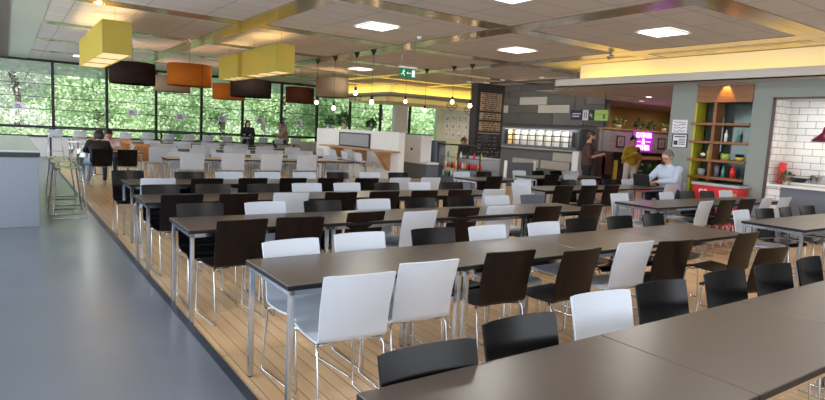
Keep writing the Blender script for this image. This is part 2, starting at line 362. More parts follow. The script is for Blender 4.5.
# bulkhead with its light trough along the right wall
struct('ceiling', 'bulk', (XR, -5, 2.845), (24, 9.65, CH-.015))
struct('ceiling', 'walltaupe', (XR+.35, 7.17, 2.83), (24, 11.4, 2.844))
b_ = MB(); b_.box((11.0, -5, 2.82), (11.03, 10.0, 2.995)); b_.box((11.0, -5, 2.82), (XR+.3, 10.0, 2.843)); b_.box((11.0, 9.97, 2.82), (15, 10.0, 2.995))
o = b_.build('trim_%d' % n_, 'walltaupe'); n_ += 1; tag(o, None, None, None, 'structure')
for y in (-1.5, 2.2, 5.9, 8.6): lamp('AREA', 'trough_strip', (11.16, y, 2.90), 6.5, (1, .60, .07), (0, R(-128), 0), .12, 3.4 if y < 8 else 2.0)
lamp('AREA', 'trough_strip_end', (12.6, 9.84, 2.9), 9, (1, .70, .12), (R(128+90-90), 0, 0), 2.6, .1)
# second bulkhead in the far corner
CX2, CY2 = 12.6, 19.9
struct('ceiling', 'bulk', (CX2, CY2, 2.98), (24, YW, CH-.015))
b_ = MB(); b_.box((CX2-.40, CY2-.40, 2.93), (24, CY2-.37, 3.06)); b_.box((CX2-.40, CY2-.37, 2.93), (CX2-.37, YW, 3.06)); b_.box((CX2-.40, CY2-.40, 2.93), (24, CY2, 2.95)); b_.box((CX2-.40, CY2, 2.93), (CX2, YW, 2.95))
o = b_.build('trim_%d' % n_, 'walltaupe'); n_ += 1; tag(o, None, None, None, 'structure')
lamp('AREA', 'trough_strip', (CX2-.24, 22.1, 3.0), 14, (1, .70, .10), (0, R(-125), 0), .12, 4.2)
lamp('AREA', 'trough_strip', (15.5, CY2-.24, 3.0), 18, (1, .70, .10), (R(125), 0, 0), 6, .12)
struct('ceiling', 'bulk', (13.2, 21.3, 2.80), (24, YW-.1, 2.98))
lamp('AREA', 'trough_strip', (16, 21.0, 2.80), 2, (1, .74, .14), (R(115), 0, 0), 5, .08)
# grey panelled servery wall
pc = [('midgrey', 'walltaupe')]
GX = 15.0
struct('wall_right', mat('servery_charcoal', (.085, .083, .085), .6), (GX+.06, 11.5, 0), (GX+.2, 16.8, CH))
struct('wall_right', 'darkwall', (GX+.06, 16.8, 0), (24, 16.9, CH))
pd = mat('cladding_dark', (.07, .066, .064), .5, var=.15); pl = mat('cladding_light', (.38, .365, .335), .5, var=.1); pm = mat('cladding_mid', (.105, .105, .11), .5, var=.1)
courses = [(2.02, 2.42), (2.42, 2.70), (2.70, 2.98), (2.98, 3.2), (3.2, 3.38)]
lay = [[pd, pd, pm, pd], [pl, pd, pl, pd], [pd, pl, pd, pm], [pd, pd, pd, pl], [pm, pd, pl, pd]]
cuts = [[16.7, 15.2, 13.6, 12.3, 11.52], [16.7, 15.75, 14.3, 12.9, 11.52], [16.7, 15.2, 13.9, 12.3, 11.52], [16.7, 15.75, 14.3, 12.9, 11.52], [16.7, 15.2, 13.6, 12.3, 11.52]]
for (z0, z1), ms, cs in zip(courses, lay, cuts):
    for q in range(4):
        struct('trim_%d' % n_, ms[q], (GX, cs[q+1]+.01, z0+.008), (GX+.05, cs[q]-.01, z1-.008)); n_ += 1
# ochre back area
struct('wall_right', 'ochre', (15.9, 13.4, 0), (24, 13.5, 2.83)); struct('wall_right', 'darkwall', (15.2, 13.45, 0), (15.9, 13.55, CH))
struct('ceiling', mat('mauve_ceiling', (.42, .30, .40), .7), (GX+.2, 11.4, 2.83), (24, 13.5, 2.87))
struct('wall_right', 'wallgrey', (23.8, 7, 0), (24, 13.5, 2.83))
struct('wall_right', 'ochre', (XR+.35, 6.6, 0), (24, 6.8, 2.83))

# ------------------------------------------------------------------ dining tables
TL, TW, TH = 1.196, .66, .74
def make_table(label, topm='top', group=None):
    t = thing('dining_table', label, 'table', (0, 0, 0), 0, group)
    box('table_top', topm, (-TL/2, -TW/2, TH-.028), (TL/2, TW/2, TH), t, .003)
    e = MB(); z0, z1 = TH-.0285, TH-.004; x, y = TL/2+.0008, TW/2+.0008
    e.box((-x, -y, z0), (x, -y+.004, z1)); e.box((-x, y-.004, z0), (x, y, z1)); e.box((-x, -y, z0), (-x+.004, y, z1)); e.box((x-.004, -y, z0), (x, y, z1)); e.build('edge_band', 'edge', t)
    f = MB(); z0, z1 = TH-.060, TH-.030; x, y = TL/2-.015, TW/2-.015
    f.box((-x, -y, z0), (x, -y+.025, z1)); f.box((-x, y-.025, z0), (x, y, z1)); f.box((-x, -y, z0), (-x+.025, y, z1)); f.box((x-.025, -y, z0), (x, y, z1)); f.build('frame', 'steel', t)
    for sx_ in (-1, 1):
        for sy_ in (-1, 1):
            lg = box('leg', 'steel', (sx_*(x)-.030*(sx_ > 0), sy_*y-.030*(sy_ > 0), .008), (sx_*x+.030*(sx_ < 0), sy_*y+.030*(sy_ < 0), TH-.030), t, .002)
            fx = sx_*(x-.018); fy = sy_*(y-.018); MB().lathe([(.014, 0), (.016, .004), (.014, .009)], 10).build('foot', 'black', lg, (0, 0, -.008))
    return t
tproto = make_table('x'); tused = [False]
oproto = make_table('x', 'topoak'); oused = [False]
def place_table(x, y, label, group, oak=False, z=0):
    p, u = (oproto, oused) if oak else (tproto, tused)
    if not u[0]: u[0] = True; p.location = (x, y, z); p['label'] = label; p['group'] = group; return p
    return copy_tree(p, (x, y, z), 0, label, group)

# ------------------------------------------------------------------ chairs
def shell_sheet(wseat=.41, wback=.41, zs=.455, zt=.83, depth=.40, lean=.075, wbend=.395):
    pts = []   # profile (y, z, halfwidth)
    yf = depth/2
    pts += [(yf+.010, zs-.030, wseat/2*.93), (yf-.004, zs-.010, wseat/2*.985), (yf-.04, zs, wseat/2), (yf-.15, zs-.006, wseat/2), (0, zs-.010, wseat/2), (-yf+.10, zs-.008, wseat/2*.99)]
    for k in range(1, 7):
        a = PI/2*k/6; rr = .055; pts.append((-yf+.055-rr*math.sin(a)*1.0, zs-.008+rr*(1-math.cos(a)), wbend/2))
    y0 = -yf; z0 = zs-.008+.055
    for k in range(1, 8):
        u = k/7; pts.append((y0-lean*(u**1.15), z0+(zt-z0)*u, (wbend+(wback-wbend)*u)/2))
    G = []
    for i, (y, z, hw) in enumerate(pts):
        row = []
        for j in range(11):
            s_ = -1+2*j/10; cur = .014*(s_*s_)
            isback = max(0, min(1, (i-8)/6)); yy = y+cur*1.6*isback; zz = z+cur*.55*(1-isback)*(1 if i > 1 else .3)
            x = s_*hw
            if i == len(pts)-1 and abs(s_) > .99: zz -= .004; x *= .995
            if i == 0 and abs(s_) > .9: yy -= .012
            row.append((x, yy, zz))
        G.append(row)
    return MB().sheet(G, .011)
def make_chair(shellm, zs=.455, zt=.83, w=.41, name='dining_chair'):
    t = thing(name, 'x', 'chair')
    shell_sheet(w, w, zs, zt, wbend=w-.015).build('seat_shell', shellm, t)
    hx = w/2-.015; zz = zs-.022
    for s_ in (-1, 1):
        f = MB(); x = s_*hx
        path = [(x-s_*.03, .13, zz), (x, .165, zz-.004), (x+s_*.004, .185, zz-.03), (x+s_*.008, .215, .030), (x+s_*.008, .205, .009), (x+s_*.008, .17, .007),
                (x+s_*.008, -.19, .007), (x+s_*.008, -.222, .010), (x+s_*.008, -.230, .032), (x+s_*.004, -.175, zz-.03), (x, -.155, zz-.004), (x-s_*.03, -.12, zz)]
        f.tube(path, .0062, 8).build('sled_leg', 'chrome', t)
    c = MB()
    c.tube([(-hx, .137, zz-.003), (-.06, .12, zz-.005), (-.03, .06, zz-.005), (-.03, -.06, zz-.005), (-.06, -.12, zz-.005), (-hx, -.137, zz-.003)], .006, 8)
    c.tube([(hx, .137, zz-.003), (.06, .12, zz-.005), (.03, .06, zz-.005), (.03, -.06, zz-.005), (.06, -.12, zz-.005), (hx, -.137, zz-.003)], .006, 8)
    c.box((-.035, -.05, zz-.009), (.035, .05, zz-.002)); c.build('seat_support', 'chrome', t)
    return t
PROTO = {}
def chair_proto(k):
    if k not in PROTO:
        m = {'W': 'whiteshell', 'B': 'blackshell', 'V': 'blackshell2', 'G': 'greyshell', 'O': 'orangeshell', 'K': 'oliveshell'}
        if k == 'C': c = make_chair('whiteshell', .53, .90, .50, 'wide_dining_chair')
        else: c = make_chair(m[k])
        PROTO[k] = [c, False]
    return PROTO[k]
CN = {'W': 'white', 'B': 'dark brown', 'V': 'dark brown wood-grained', 'G': 'slate grey', 'O': 'orange plywood', 'K': 'walnut brown', 'C': 'wide white'}
def place_chair(k, x, y, rz, label, group):
    p = chair_proto(k)
    if not p[1]: p[1] = True; c = p[0]; c.location = (x, y, 0); c.rotation_euler = (0, 0, rz); c['label'] = label; c['group'] = group; return c
    return copy_tree(p[0], (x, y, 0), rz, label, group)
rows = [  # name, x start, near edge y, tables, near chairs, far chairs
    ('front table row', .89, .87, 4, '', 'BBWBBBBB'),
    ('second table row', 1.18, 2.78, 4, 'WWVVWV.K', 'WWBWWBBB'),
    ('third table row', 1.11, 4.52, 4, 'VVVWVWVV', 'BWBWBBWG'),
    ('fourth table row', 1.10, 6.17, 4, 'BVWVVVVW', 'BBBWWBWB'),
    ('fifth table row', 1.22, 7.86, 4, 'WBBBBBWW', 'BBWWWBWB')]
# how far each chair of the nearer rows is pushed in and turned: x, y of the top of the back, degrees
MEAS = {(0, 'far'): [(1.22, 1.59, -4), (1.76, 1.68, -2), (2.41, 1.79, -7), (2.92, 1.79, -7), (3.57, 1.78, -6), (4.11, 1.75, -8), (4.68, 1.75, 3)],
        (1, 'near'): [(1.45, 2.53, -6), (2.01, 2.64, -5), (2.67, 2.68, -7), (3.18, 2.54, 3), (3.87, 2.58, -4), (4.30, 2.50, -10), None, (5.40, 2.50, 2)],
        (1, 'far'): [(1.50, 3.54, 8), (2.03, 3.62, -1), (2.68, 3.62, -3), (3.22, 3.58, 2), (3.88, 3.57, 2)],
        (4, 'far'): [(1.36, 8.90, 0)], (2, 'near'): [(1.46, 4.36, 6), (1.98, 4.37, -6), (2.64, 4.50, 6), (3.19, 4.42, 5), (3.80, 4.50, 3), (4.33, 4.52, 3), (4.92, 4.38, -1)]}
for ri, (rn, x0, y0, nt, N, F) in enumerate(rows):
    for k in range(nt):
        place_table(x0+.6+1.2*k, y0+TW/2, 'taupe topped dining table, %s from the walkway in the %s' % (ORD[k], rn), 'dining tables in the '+rn)
    for side, seq in (('near', N), ('far', F)):
        for i, c in enumerate(seq):
            if c in 'x.': continue
            j = random.uniform(-.02, .02); a = random.uniform(-.06, .06); x = x0+.3+.6*i+random.uniform(-.015, .015)
            mv = MEAS.get((ri, side), [])
            if i < len(mv) and mv[i]:
                x, yt, a = mv[i]; a = R(a)*.7; x += {(0, 'far'): -.035, (1, 'near'): .05 if i != 1 else .01, (1, 'far'): .03}.get((ri, side), 0); j = (yt+.275-(y0+.11)) if side == 'near' else (yt-.275-(y0+TW-.085))
            lab = '%s chair, %s side of the %s, %s from the walkway' % (CN[c], side, rn, ORD[i])
            if side == 'near': place_chair(c, x, y0+.11+j, a, lab, 'chairs along the near side of the '+rn)
            else: place_chair(c, x, y0+TW-.085+j, PI+a, lab, 'chairs along the far side of the '+rn)
# right-hand block beyond the cross aisle
blk = [('the nearest right-hand row', 7.0, 2.68, 2, '....', 'WBBB'),
       ('the row before the red freezer', 7.02, 4.43, 3, '.WBBWW', 'W.WBBW'),
       ("the working man's row", 7.08, 6.45, 3, 'BBB..W', 'W.BWBW'),
       ('the short row by the counter', 7.08, 8.13, 1, 'B.', 'WB'),
       ('the row beside the menu board', 9.05, 8.5, 2, 'BW.B', 'WBBW')]
for rn, x0, y0, nt, N, F in blk:
    for k in range(nt):
        place_table(x0+.6+1.2*k, y0+TW/2, 'taupe topped dining table, %s from the left in the %s' % (ORD[k], rn), 'dining tables in the '+rn)
    for side, seq in (('near', N), ('far', F)):
        for i, c in enumerate(seq):
            if c in 'x.': continue
            x = x0+.3+.6*i+random.uniform(-.02, .02); a = random.uniform(-.09, .09)
            lab = '%s chair, %s side of %s, %s from left' % (CN[c], side, rn, ORD[i])
            if side == 'near': place_chair(c, x, y0+.10, a, lab, 'chairs along the near side of the '+rn)
            else: place_chair(c, x, y0+TW-.085, PI+a, lab, 'chairs along the far side of the '+rn)
place_chair('K', 4.88, 2.30, R(-5), 'walnut brown dining chair pulled back from the second table row, near its right end', 'loose chairs in the cross aisle')
place_chair('W', 6.98, 6.66, R(-88), 'white dining chair at the left end of the row where the man works', 'loose chairs in the cross aisle')

# back part of the room: wide white chairs and more tables in front of the windows
back = [('first back row', 2.75, 12.95, 4, 'CCCC', 3.14, .86, 'WWWWW', True),
        ('second back row', 3.0, 14.95, 4, 'CCCCC', 2.92, .88, 'WWWWW', True),
        ('third back row', 3.4, 17.10, 4, 'CCCCC', 3.5, .9, 'WWWW', False),
        ('fourth back row', 3.4, 19.2, 4, 'WWWWW', 3.6, .9, 'WWWW', True),
        ('back row by the window bar', 3.4, 21.1, 4, 'WWWW', 3.9, .9, '', False)]
for rn, x0, y0, nt, N, xs, dx, F, oak in back:
    for k in range(nt):
        place_table(x0+.6+1.2*k, y0+TW/2, '%s topped table, %s from the left in the %s' % ('oak' if oak else 'taupe', ORD[k], rn), 'tables in the '+rn, oak)
    for i, c in enumerate(N): place_chair(c, xs+dx*i, y0-.16 if c == 'C' else y0+.02, random.uniform(-.08, .08), '%s chair facing the windows, %s from left in the %s' % (CN[c], ORD[i], rn), 'window-facing chairs in the '+rn)
    for i, c in enumerate(F): place_chair(c, x0+.4+.95*i, y0+TW+.02, PI+random.uniform(-.08, .08), 'white chair facing the camera, %s from left in the %s' % (ORD[i], rn), 'camera-facing chairs in the '+rn)

# small round tables and orange plywood chairs near the left windows
def make_round():
    t = thing('round_table', 'x', 'table')
    MB().lathe([(0, .715), (.28, .715), (.30, .72), (.30, .738), (.295, .742), (0, .742)], 32).build('table_top', 'white', t)
    MB().lathe([(.024, .02), (.024, .715)], 14).build('column', 'chrome', t)
    MB().lathe([(.21, 0), (.21, .006), (.10, .018), (.03, .03), (0, .03)], 28).build('base', 'chrome', t)
    return t
rt = make_round()
for i, (x, y, d) in enumerate([(1.75, 20.4, 'nearest the left window bay'), (1.75, 23.3, 'close against the windows'), (1.9, 17.6, 'just beyond the two girls'), (2.85, 18.6, 'to the right of the two girls')]):
    o = rt if i == 0 else copy_tree(rt)
    o.location = (x, y, 0); o['label'] = 'small round white pedestal table '+d; o['group'] = 'small round white tables'
for i, (x, y, a, d) in enumerate([(2.25, 20.2, 100, 'beside the first round white table'), (2.55, 18.1, 10, 'behind the two girls'), (3.2, 18.1, -20, 'between two round white tables'),
                                  (2.35, 22.6, 20, 'in front of the window glazing'), (3.0, 20.4, 160, 'with its back to the windows'), (2.9, 16.6, 0, 'close behind the girl in pink')]):
    place_chair('O', x, y, R(a), 'orange plywood chair '+d, 'orange plywood chairs')
# the girls' table and dark chairs
place_table(2.05, 15.45, 'dining table where the two girls sit', 'tables by the left windows', True)
place_chair('B', 1.70, 14.72, R(4), 'dark chair under the long-haired girl', 'chairs at the girls\' table')
place_chair('B', 2.24, 14.72, R(-6), 'dark chair to the right of the long-haired girl, turned to the table', 'chairs at the girls\' table')

# ------------------------------------------------------------------ lighting fittings
def ceiling_light():
    t = thing('ceiling_light', 'x', 'ceiling light')
    f = MB(); f.box((-.31, -.31, -.012), (.31, -.285, 0)); f.box((-.31, .285, -.012), (.31, .31, 0)); f.box((-.31, -.285, -.012), (-.285, .285, 0)); f.box((.285, -.285, -.012), (.31, .285, 0)); f.build('frame', 'white', t)
    MB().box((-.285, -.285, -.010), (.285, .285, -.002)).build('diffuser', 'panel_emit', t)
    lamp('AREA', 'panel_lamp', (0, 0, -.015), 29, (1, .97, .90), (0, 0, 0), .55, .55, t)
    return t
cl = ceiling_light(); k = 0
for x, y, d in [(5.45, 9.2, 'left of the exit sign'), (8.85, 5.8, 'nearest the yellow trough'), (8.9, 9.2, 'between the exit sign and the yellow trough'), (5.45, 5.8, 'cut by the top edge of the photo'), (5.45, 2.4, 'directly above the near tables'),
                (8.85, 2.4, 'above the right-hand tables'), (8.95, 16.0, 'seen behind the hanging bulbs'), (2.05, 2.4, 'above the walkway end of the near tables'), (2.05, 21.5, 'farthest off, close to the window wall'), (5.45, 16.1, 'above the oak tables'), (5.45, -1, 'behind the camera'), (2.05, -1, 'behind the camera to the left')]:
    o = cl if k == 0 else copy_tree(cl); k += 1; o.location = (x, y, CH-.014); o['label'] = 'square flat ceiling light panel '+d; o['group'] = 'square ceiling light panels'

def cube_lamp(L, label, group, loc):
    t = thing('box_pendant_lamp', label, 'pendant lamp', loc, 0, group); H = .55; W = .225 if L > 3 else .19
    s_ = MB()
    for a, b in (((-W, 0, 0), (-W+.006, L, H)), ((W-.006, 0, 0), (W, L, H)), ((-W+.006, 0, 0), (W-.006, .006, H)), ((-W+.006, L-.006, 0), (W-.006, L, H))): s_.box(a, b)
    s_.build('lamp_shade', 'cube', t)
    q = MB()
    for k in range(3): q.box((-W+.012, .012+k*L/3, .02), (W-.012, (k+1)*L/3-.012, .03))
    q.build('diffuser', 'cubebot', t)
    for k in range(1, 3): MB().box((-W+.006, k*L/3-.008, .005), (W-.006, k*L/3+.008, H-.02)).build('divider', 'cube', t)
    for y in (.25, L-.25): MB().tube([(0, y, .03), (0, y, CH-loc[2]-.005)], .004, 6).build('cable', 'steel', t)
    n = int(L/.42)
    for k in range(4):
        y = L*(k+.5)/4
        lamp('POINT', 'lamp_bulb', (0, y, .33), 9*L/3.75, (1, .66, .28), size=.04, parent=t)
    return t
cube_lamp(3.75, 'long lime-yellow box pendant lamp over the walkway side, nearest the left windows', 'lime box pendant lamps', (1.55, 11.1, 2.60))
cube_lamp(1.45, 'lime-yellow box pendant lamp, left one of the pair in the middle of the room', 'lime box pendant lamps', (4.55, 13.5, 2.60))
cube_lamp(2.05, 'lime-yellow box pendant lamp, right one of the pair in the middle of the room', 'lime box pendant lamps', (4.55, 11.15, 2.60))

def drum(m, r, H, label, loc, seam=False, em=1):
    t = thing('drum_pendant_lamp', label, 'pendant lamp', loc, 0, 'fabric drum pendant lamps')
    MB().lathe([(r, 0), (r, H), (r-.006, H), (r-.006, 0), (r, 0)], 40).build('lamp_shade', m, t)
    MB().lathe([(0, .002), (r-.01, .002), (r-.01, .012), (0, .012)], 40).build('diffuser', 'drumbot', t)
    if seam: MB().box((-.006, -r-.004, 0), (.006, -r+.004, H)).build('seam', 'drumbrown', t).rotation_euler = (0, 0, R(20))
    c = MB(); c.tube([(0, 0, .03), (0, 0, CH-loc[2]-.005)], .005, 6)
    for k in range(3): a = 2*PI*k/3; c.tube([(0, 0, H-.03), ((r-.01)*math.cos(a), (r-.01)*math.sin(a), H-.03)], .004, 6)
    c.build('cable', 'black', t)
    lamp('POINT', 'lamp_bulb', (0, 0, H*.6), 9, (1, .62, .30), size=.06, parent=t)
    return t
drum('drumblack', .54, .54, 'large dark brown drum lamp beside the long lime box lamp', (2.68, 16.7, 2.40))
drum('drumorange', .54, .54, 'large bright orange drum lamp', (3.89, 15.9, 2.43), True)
drum('drumbeige', .56, .50, 'beige drum lamp half hidden between the dark drum and the orange drum', (4.45, 20.4, 2.44))
drum('drumblack', .60, .52, 'dark drum lamp hanging below the pair of lime box lamps', (6.1, 17.6, 2.34))
drum('drumorange', .52, .5, 'orange drum lamp showing under the dark drum below the lime box lamps', (6.05, 19.6, 2.30))
drum('drumbrown', .46, .50, 'chocolate brown drum lamp left of the hanging bare bulbs', (7.95, 18.2, 2.31))
drum('drumbeige', .53, .62, 'large beige drum lamp behind the hanging bare bulbs', (8.72, 17.4, 2.53))

def bare_bulb(label, loc, drop, cage, grp):
    t = thing('bulb_pendant', label, 'pendant lamp', (loc[0], loc[1], CH), 0, grp)
    MB().lathe([(0, -.13), (.015, -.12), (.03, -.09), (.075, -.01), (.075, 0), (0, 0)], 20).build('ceiling_rose', 'black', t)
    MB().tube([(0, 0, -.12), (0, 0, -drop+.09)], .0045, 6).build('cord', 'black', t)
    MB().lathe([(.012, .10), (.03, .095), (.032, .01), (0, .01)][::-1], 14, (0, 0, -drop)).build('bulb_holder', 'black', t)
    MB().lathe([(0, -.105), (.03, -.095), (.05, -.06), (.046, -.03), (.026, .0), (.018, .012), (0, .012)], 16, (0, 0, -drop)).build('bulb', 'bulb', t)
    if cage:
        c = MB()
        for k in range(6):
            a = 2*PI*k/6; p = [(.04, .0), (.17, -.14), (.15, -.20), (.02, -.30)]
            c.tube([(r*math.cos(a), r*math.sin(a), z-drop) for r, z in p], .004, 5)
        for r, z in ((.17, -.14), (.15, -.20)): c.tube([(r*math.cos(2*PI*k/6), r*math.sin(2*PI*k/6), z-drop) for k in range(6)], .004, 5, closed=True)
        c.build('wire_cage', 'black', t)
    return t
for i, (x, y, d, cg, l) in enumerate([(7.1, 15.1, 1.12, 0, 'leftmost of the four over the half wall'), (7.08, 14.0, 1.28, 0, 'second from the left over the half wall'), (7.05, 12.8, .92, 1, 'third from the left over the half wall, short drop'), (7.05, 12.0, 1.15, 0, 'rightmost of the four over the half wall'),
                                      (10.1, 15.15, .88, 0, 'hanging just under the exit sign'), (10.1, 14.1, 1.15, 0, 'second from the left by the menu board'), (10.08, 12.8, .92, 1, 'in a wire cage, farther from the menu board'), (10.05, 12.0, 1.03, 1, 'in a wire cage, close beside the menu board')]):
    bare_bulb('bare bulb on a black cord, '+l, (x, y), d, cg, 'bare bulb pendants')

# exit sign
t = thing('exit_sign', 'hanging green emergency exit sign with running figure and arrow', 'sign', (6.95, 10.4, 2.68)); t.rotation_euler = (0, 0, R(-4))
MB().box((-.20, -.015, 0), (.20, .015, .20)).build('sign_panel', 'green', t)
MB().box((-.21, -.03, .20), (.21, .03, .235)).build('housing', 'white', t)
p = MB(); p.lathe([(0, -.012), (.012, 0), (0, .012)], 10, (-.095, -.017, .165))
for a, b, r in (((-.10, .145), (-.115, .10), .012), ((-.115, .10), (-.085, .07), .009), ((-.085, .07), (-.09, .035), .008), ((-.115, .10), (-.14, .075), .009), ((-.14, .075), (-.165, .07), .008), ((-.10, .142), (-.07, .12), .007), ((-.10, .142), (-.13, .13), .007)):
    p.tube([(a[0], -.018, a[1]), (b[0], -.018, b[1])], r, 6)
p.box((.00, -.020, .095), (.08, -.016, .11)); p.prism([(.00, .075), (-.03, .1025), (.00, .13)], 'Y', -.020, -.016); p.box((.10, -.020, .03), (.17, -.016, .17)); p.build('pictogram', 'whitelit', t)
c = MB()
for x in (-.15, .15): c.tube([(x, 0, .235), (x, 0, CH-2.68-.01)], .004, 6)
c.build('hanger', 'steel', t)
o = MB().lathe([(0, -.06), (.04, -.05), (.05, -.01), (.05, 0), (0, 0)], 18).build('ceiling_sensor', 'white', None, (6.55, 9.45, CH-.013)); tag(o, 'small white dome sensor on the ceiling by the light panel left of the exit sign', 'sensor')
t = thing('spotlight_track', 'small grey spotlight bracket fixed to the ceiling near the yellow trough', 'spotlight', (10.3, 7.9, CH-.013))
MB().tube([(0, 0, 0), (0, 0, -.06)], .02, 8).build('stem', 'steel', t); MB().tube([(0, .05, -.09), (0, -.06, -.06)], .035, 12).build('spot_head', 'steel', t)

# ------------------------------------------------------------------ left walkway: cabinet and bar stools
t = thing('counter_unit', 'long pale blue counter cabinet with speckled grey top beside the walkway', 'counter', (-.85, 9.42, 0))
MB().box((-1.15, .02, .0), (1.19, 5.6, .955)).build('body', 'cabwhite', t, bevel=.004)
MB().box((-1.17, 0, .96), (1.21, 5.62, 1.02)).build('top_edge', 'black', t)
MB().box((-1.17, 0, 1.021), (1.21, 5.62, 1.05)).build('worktop', 'terrazzo', t, bevel=.003)
def stool_mesh(label, loc, rz, m, group, name='bar_stool', zs=.76):
    t = thing(name, label, 'stool', loc, rz, group)
    shell_sheet(.40, .38, zs, zs+.22, .36, .05, .38).build('seat_shell', m, t)
    for s_ in (-1, 1):
        x = s_*.17; MB().tube([(x, .12, zs-.02), (x*1.15, .17, zs-.05), (x*1.35, .24, .03), (x*1.35, .23, .008), (x*1.35, -.22, .008), (x*1.35, -.23, .03), (x*1.15, -.15, zs-.05), (x, -.12, zs-.02)], .0085, 8).build('sled_leg', 'chrome', t)
    c = MB(); c.tube([(-.205, .205, .30), (.205, .205, .30)], .008, 8); c.tube([(-.17, .12, zs-.022), (.17, .12, zs-.022)], .007, 8); c.tube([(-.17, -.12, zs-.022), (.17, -.12, zs-.022)], .007, 8); c.build('foot_rest', 'chrome', t)
    return t
M['clearseat'] = glassmat('clear_acrylic', (.80, .86, .86), .75, .06)
st = stool_mesh('clear acrylic bar stool on a chrome sled frame, in front at the counter corner', (.74, 10.25, 0), R(95), 'clearseat', 'clear bar stools by the counter')
copy_tree(st, (.80, 11.3, 0), R(92), 'clear acrylic bar stool on a chrome sled frame, second along the counter side', 'clear bar stools by the counter')
copy_tree(st, (.80, 12.6, 0), R(88), 'clear acrylic bar stool on a chrome sled frame, third along the counter side', 'clear bar stools by the counter')

# window bar with its row of stools
t = thing('window_bar', 'long dark high bar running along the window wall', 'bar counter', (5.6, 23.2, 0))
MB().box((-4.6, -.22, 1.03), (4.6, .22, 1.07)).build('bar_top', 'black', t)
for k in range(6):
    x = -4.4+8.8*k/5; MB().box((x-.03, .12, 0), (x+.03, .18, 1.03)).build('leg', 'black', t)
bs = None
for i in range(13):
    x = 1.3+.70*i; l = 'white high stool at the window bar, %s' % (('%s from the left' % (ORD+['eleventh', 'twelfth', 'thirteenth'])[i]))
    if bs is None: bs = stool_mesh(l, (x, 22.65, 0), 0, 'whiteshell', 'white high stools at the window bar', 'high_stool', .80)
    else: copy_tree(bs, (x, 22.65, 0), random.uniform(-.1, .1), l)
for i, (x, z) in enumerate(((.35, 1.62), (3.94, 1.60), (5.68, 1.54), (7.34, 1.56), (8.96, 1.56), (10.75, 1.57))):
    t = tag(MB().box((-.17, -.003, 0), (.17, .003, .25)).build('window_notice', 'paper', None, (x, YW-.011, z)), 'white paper notice stuck on the window glass, %s from the left' % ORD[i], 'notice', 'paper notices on the window glass')
    q = MB()
    for k in range(3): q.box((-.11, -.006, .06+.05*k), (.09-.03*k, -.004, .085+.05*k))
    q.build('printed_lines', 'ink', t)
t = thing('radiator', 'white slatted radiator under the windows right of the window bar', 'radiator', (11.4, YW-.14, .0))
r_ = MB()
for k in range(26): r_.box((-.9+.07*k, -.05, 0), (-.86+.07*k, .05, .85))
r_.build('fins', 'white', t); MB().box((-.92, -.06, .851), (.93, .06, .88)).build('top_rail', 'white', t)

# ------------------------------------------------------------------ half wall with oak ledge
struct('wall_left', 'wallwhite', (8.0, 12.2, 0), (8.18, 16.9, 1.53), 'free-standing white half wall in the middle of the room')
t = thing('wall_ledge', 'oak drinks ledge on three triangular brackets along the white half wall', 'ledge', (8.0, 12.1, 1.0))
MB().box((-.42, 0, .02), (-.001, 3.75, .06)).build('ledge_board', 'oak', t, bevel=.004)
for y in (.55, 1.75, 3.1): MB().prism([(-.005, .019), (-.38, .019), (-.34, -.03), (-.05, -.42), (-.005, -.46)], 'Y', y-.10, y+.10).build('bracket', 'oak', t)
t = thing('picture_frame', 'wide framed blank picture standing on the oak ledge', 'picture', (7.975, 14.45, 1.062))
MB().box((-.010, -.83, .03), (.004, .83, .36)).build('picture', 'midgrey', t)
f = MB(); f.box((-.018, -.87, 0), (.010, .87, .03)); f.box((-.018, -.87, .36), (.010, .87, .39)); f.box((-.018, -.87, .03), (.010, -.83, .36)); f.box((-.018, .83, .03), (.010, .87, .36)); f.build('frame', 'black', t)
cs = stool_mesh('x', (7.32, 12.7, 0), R(-90), 'whiteshell', 'white bar stools at the oak ledge')
cs['label'] = 'white bar stool at the oak ledge, nearest the menu board'
for i, y in enumerate((13.4, 14.1, 14.8)): copy_tree(cs, (7.32, y, 0), R(-90+random.uniform(-5, 5)), 'white bar stool at the oak ledge, %s from the right' % ORD[i+1])
def leaf_ball(r, n, size, squash=1, spike=0):
    m = MB()
    for k in range(n):
        d = Vector(rng.normal(size=3)); d.normalize(); 
        if spike: d.z = abs(d.z)+.3; d.normalize()
        p = Vector((d.x*r, d.y*r, d.z*r*squash))*random.uniform(.35, 1); a = d.cross(Vector(rng.normal(size=3))); a.normalize(); L = size*random.uniform(.7, 1.3)
        e = (d+Vector(rng.normal(size=3))*.4).normalized()
        m.add([p, p+e*L*.5+a*L*.22, p+e*L, p+e*L*.5-a*L*.22], [(0, 1, 2, 3)])
    return m
def pot_plant(label, loc, r, h, potm='midgrey', fol='foliage', group=None, n=340, spike=0, size=.07):
    t = thing('potted_plant', label, 'plant', loc, 0, group)
    MB().lathe([(0, 0), (r*.42, 0), (r*.55, h*.42), (r*.50, h*.42), (r*.48, h*.36), (0, h*.36)], 18).build('pot', potm, t)
    leaf_ball(r, n, size, .9, spike).build('leaves', fol, t).location = (0, 0, h*.42+r*.55*(0 if spike else 1))
    MB().tube([(0, 0, h*.3), (0, 0, h*.42+r*.5)], .006, 6).build('stem', 'bark', t)
    return t
pot_plant('round clipped potted plant on the white half wall, leftmost', (8.09, 16.2, 1.532), .13, .34, group='plants on the half wall')
pot_plant('taller leafy potted plant in a pale pot on the white half wall', (8.09, 15.3, 1.532), .20, .42, 'terracotta', group='plants on the half wall', n=460, size=.09)
pot_plant('round clipped potted plant on the white half wall, nearest the menu board', (8.09, 13.75, 1.532), .12, .30, group='plants on the half wall')

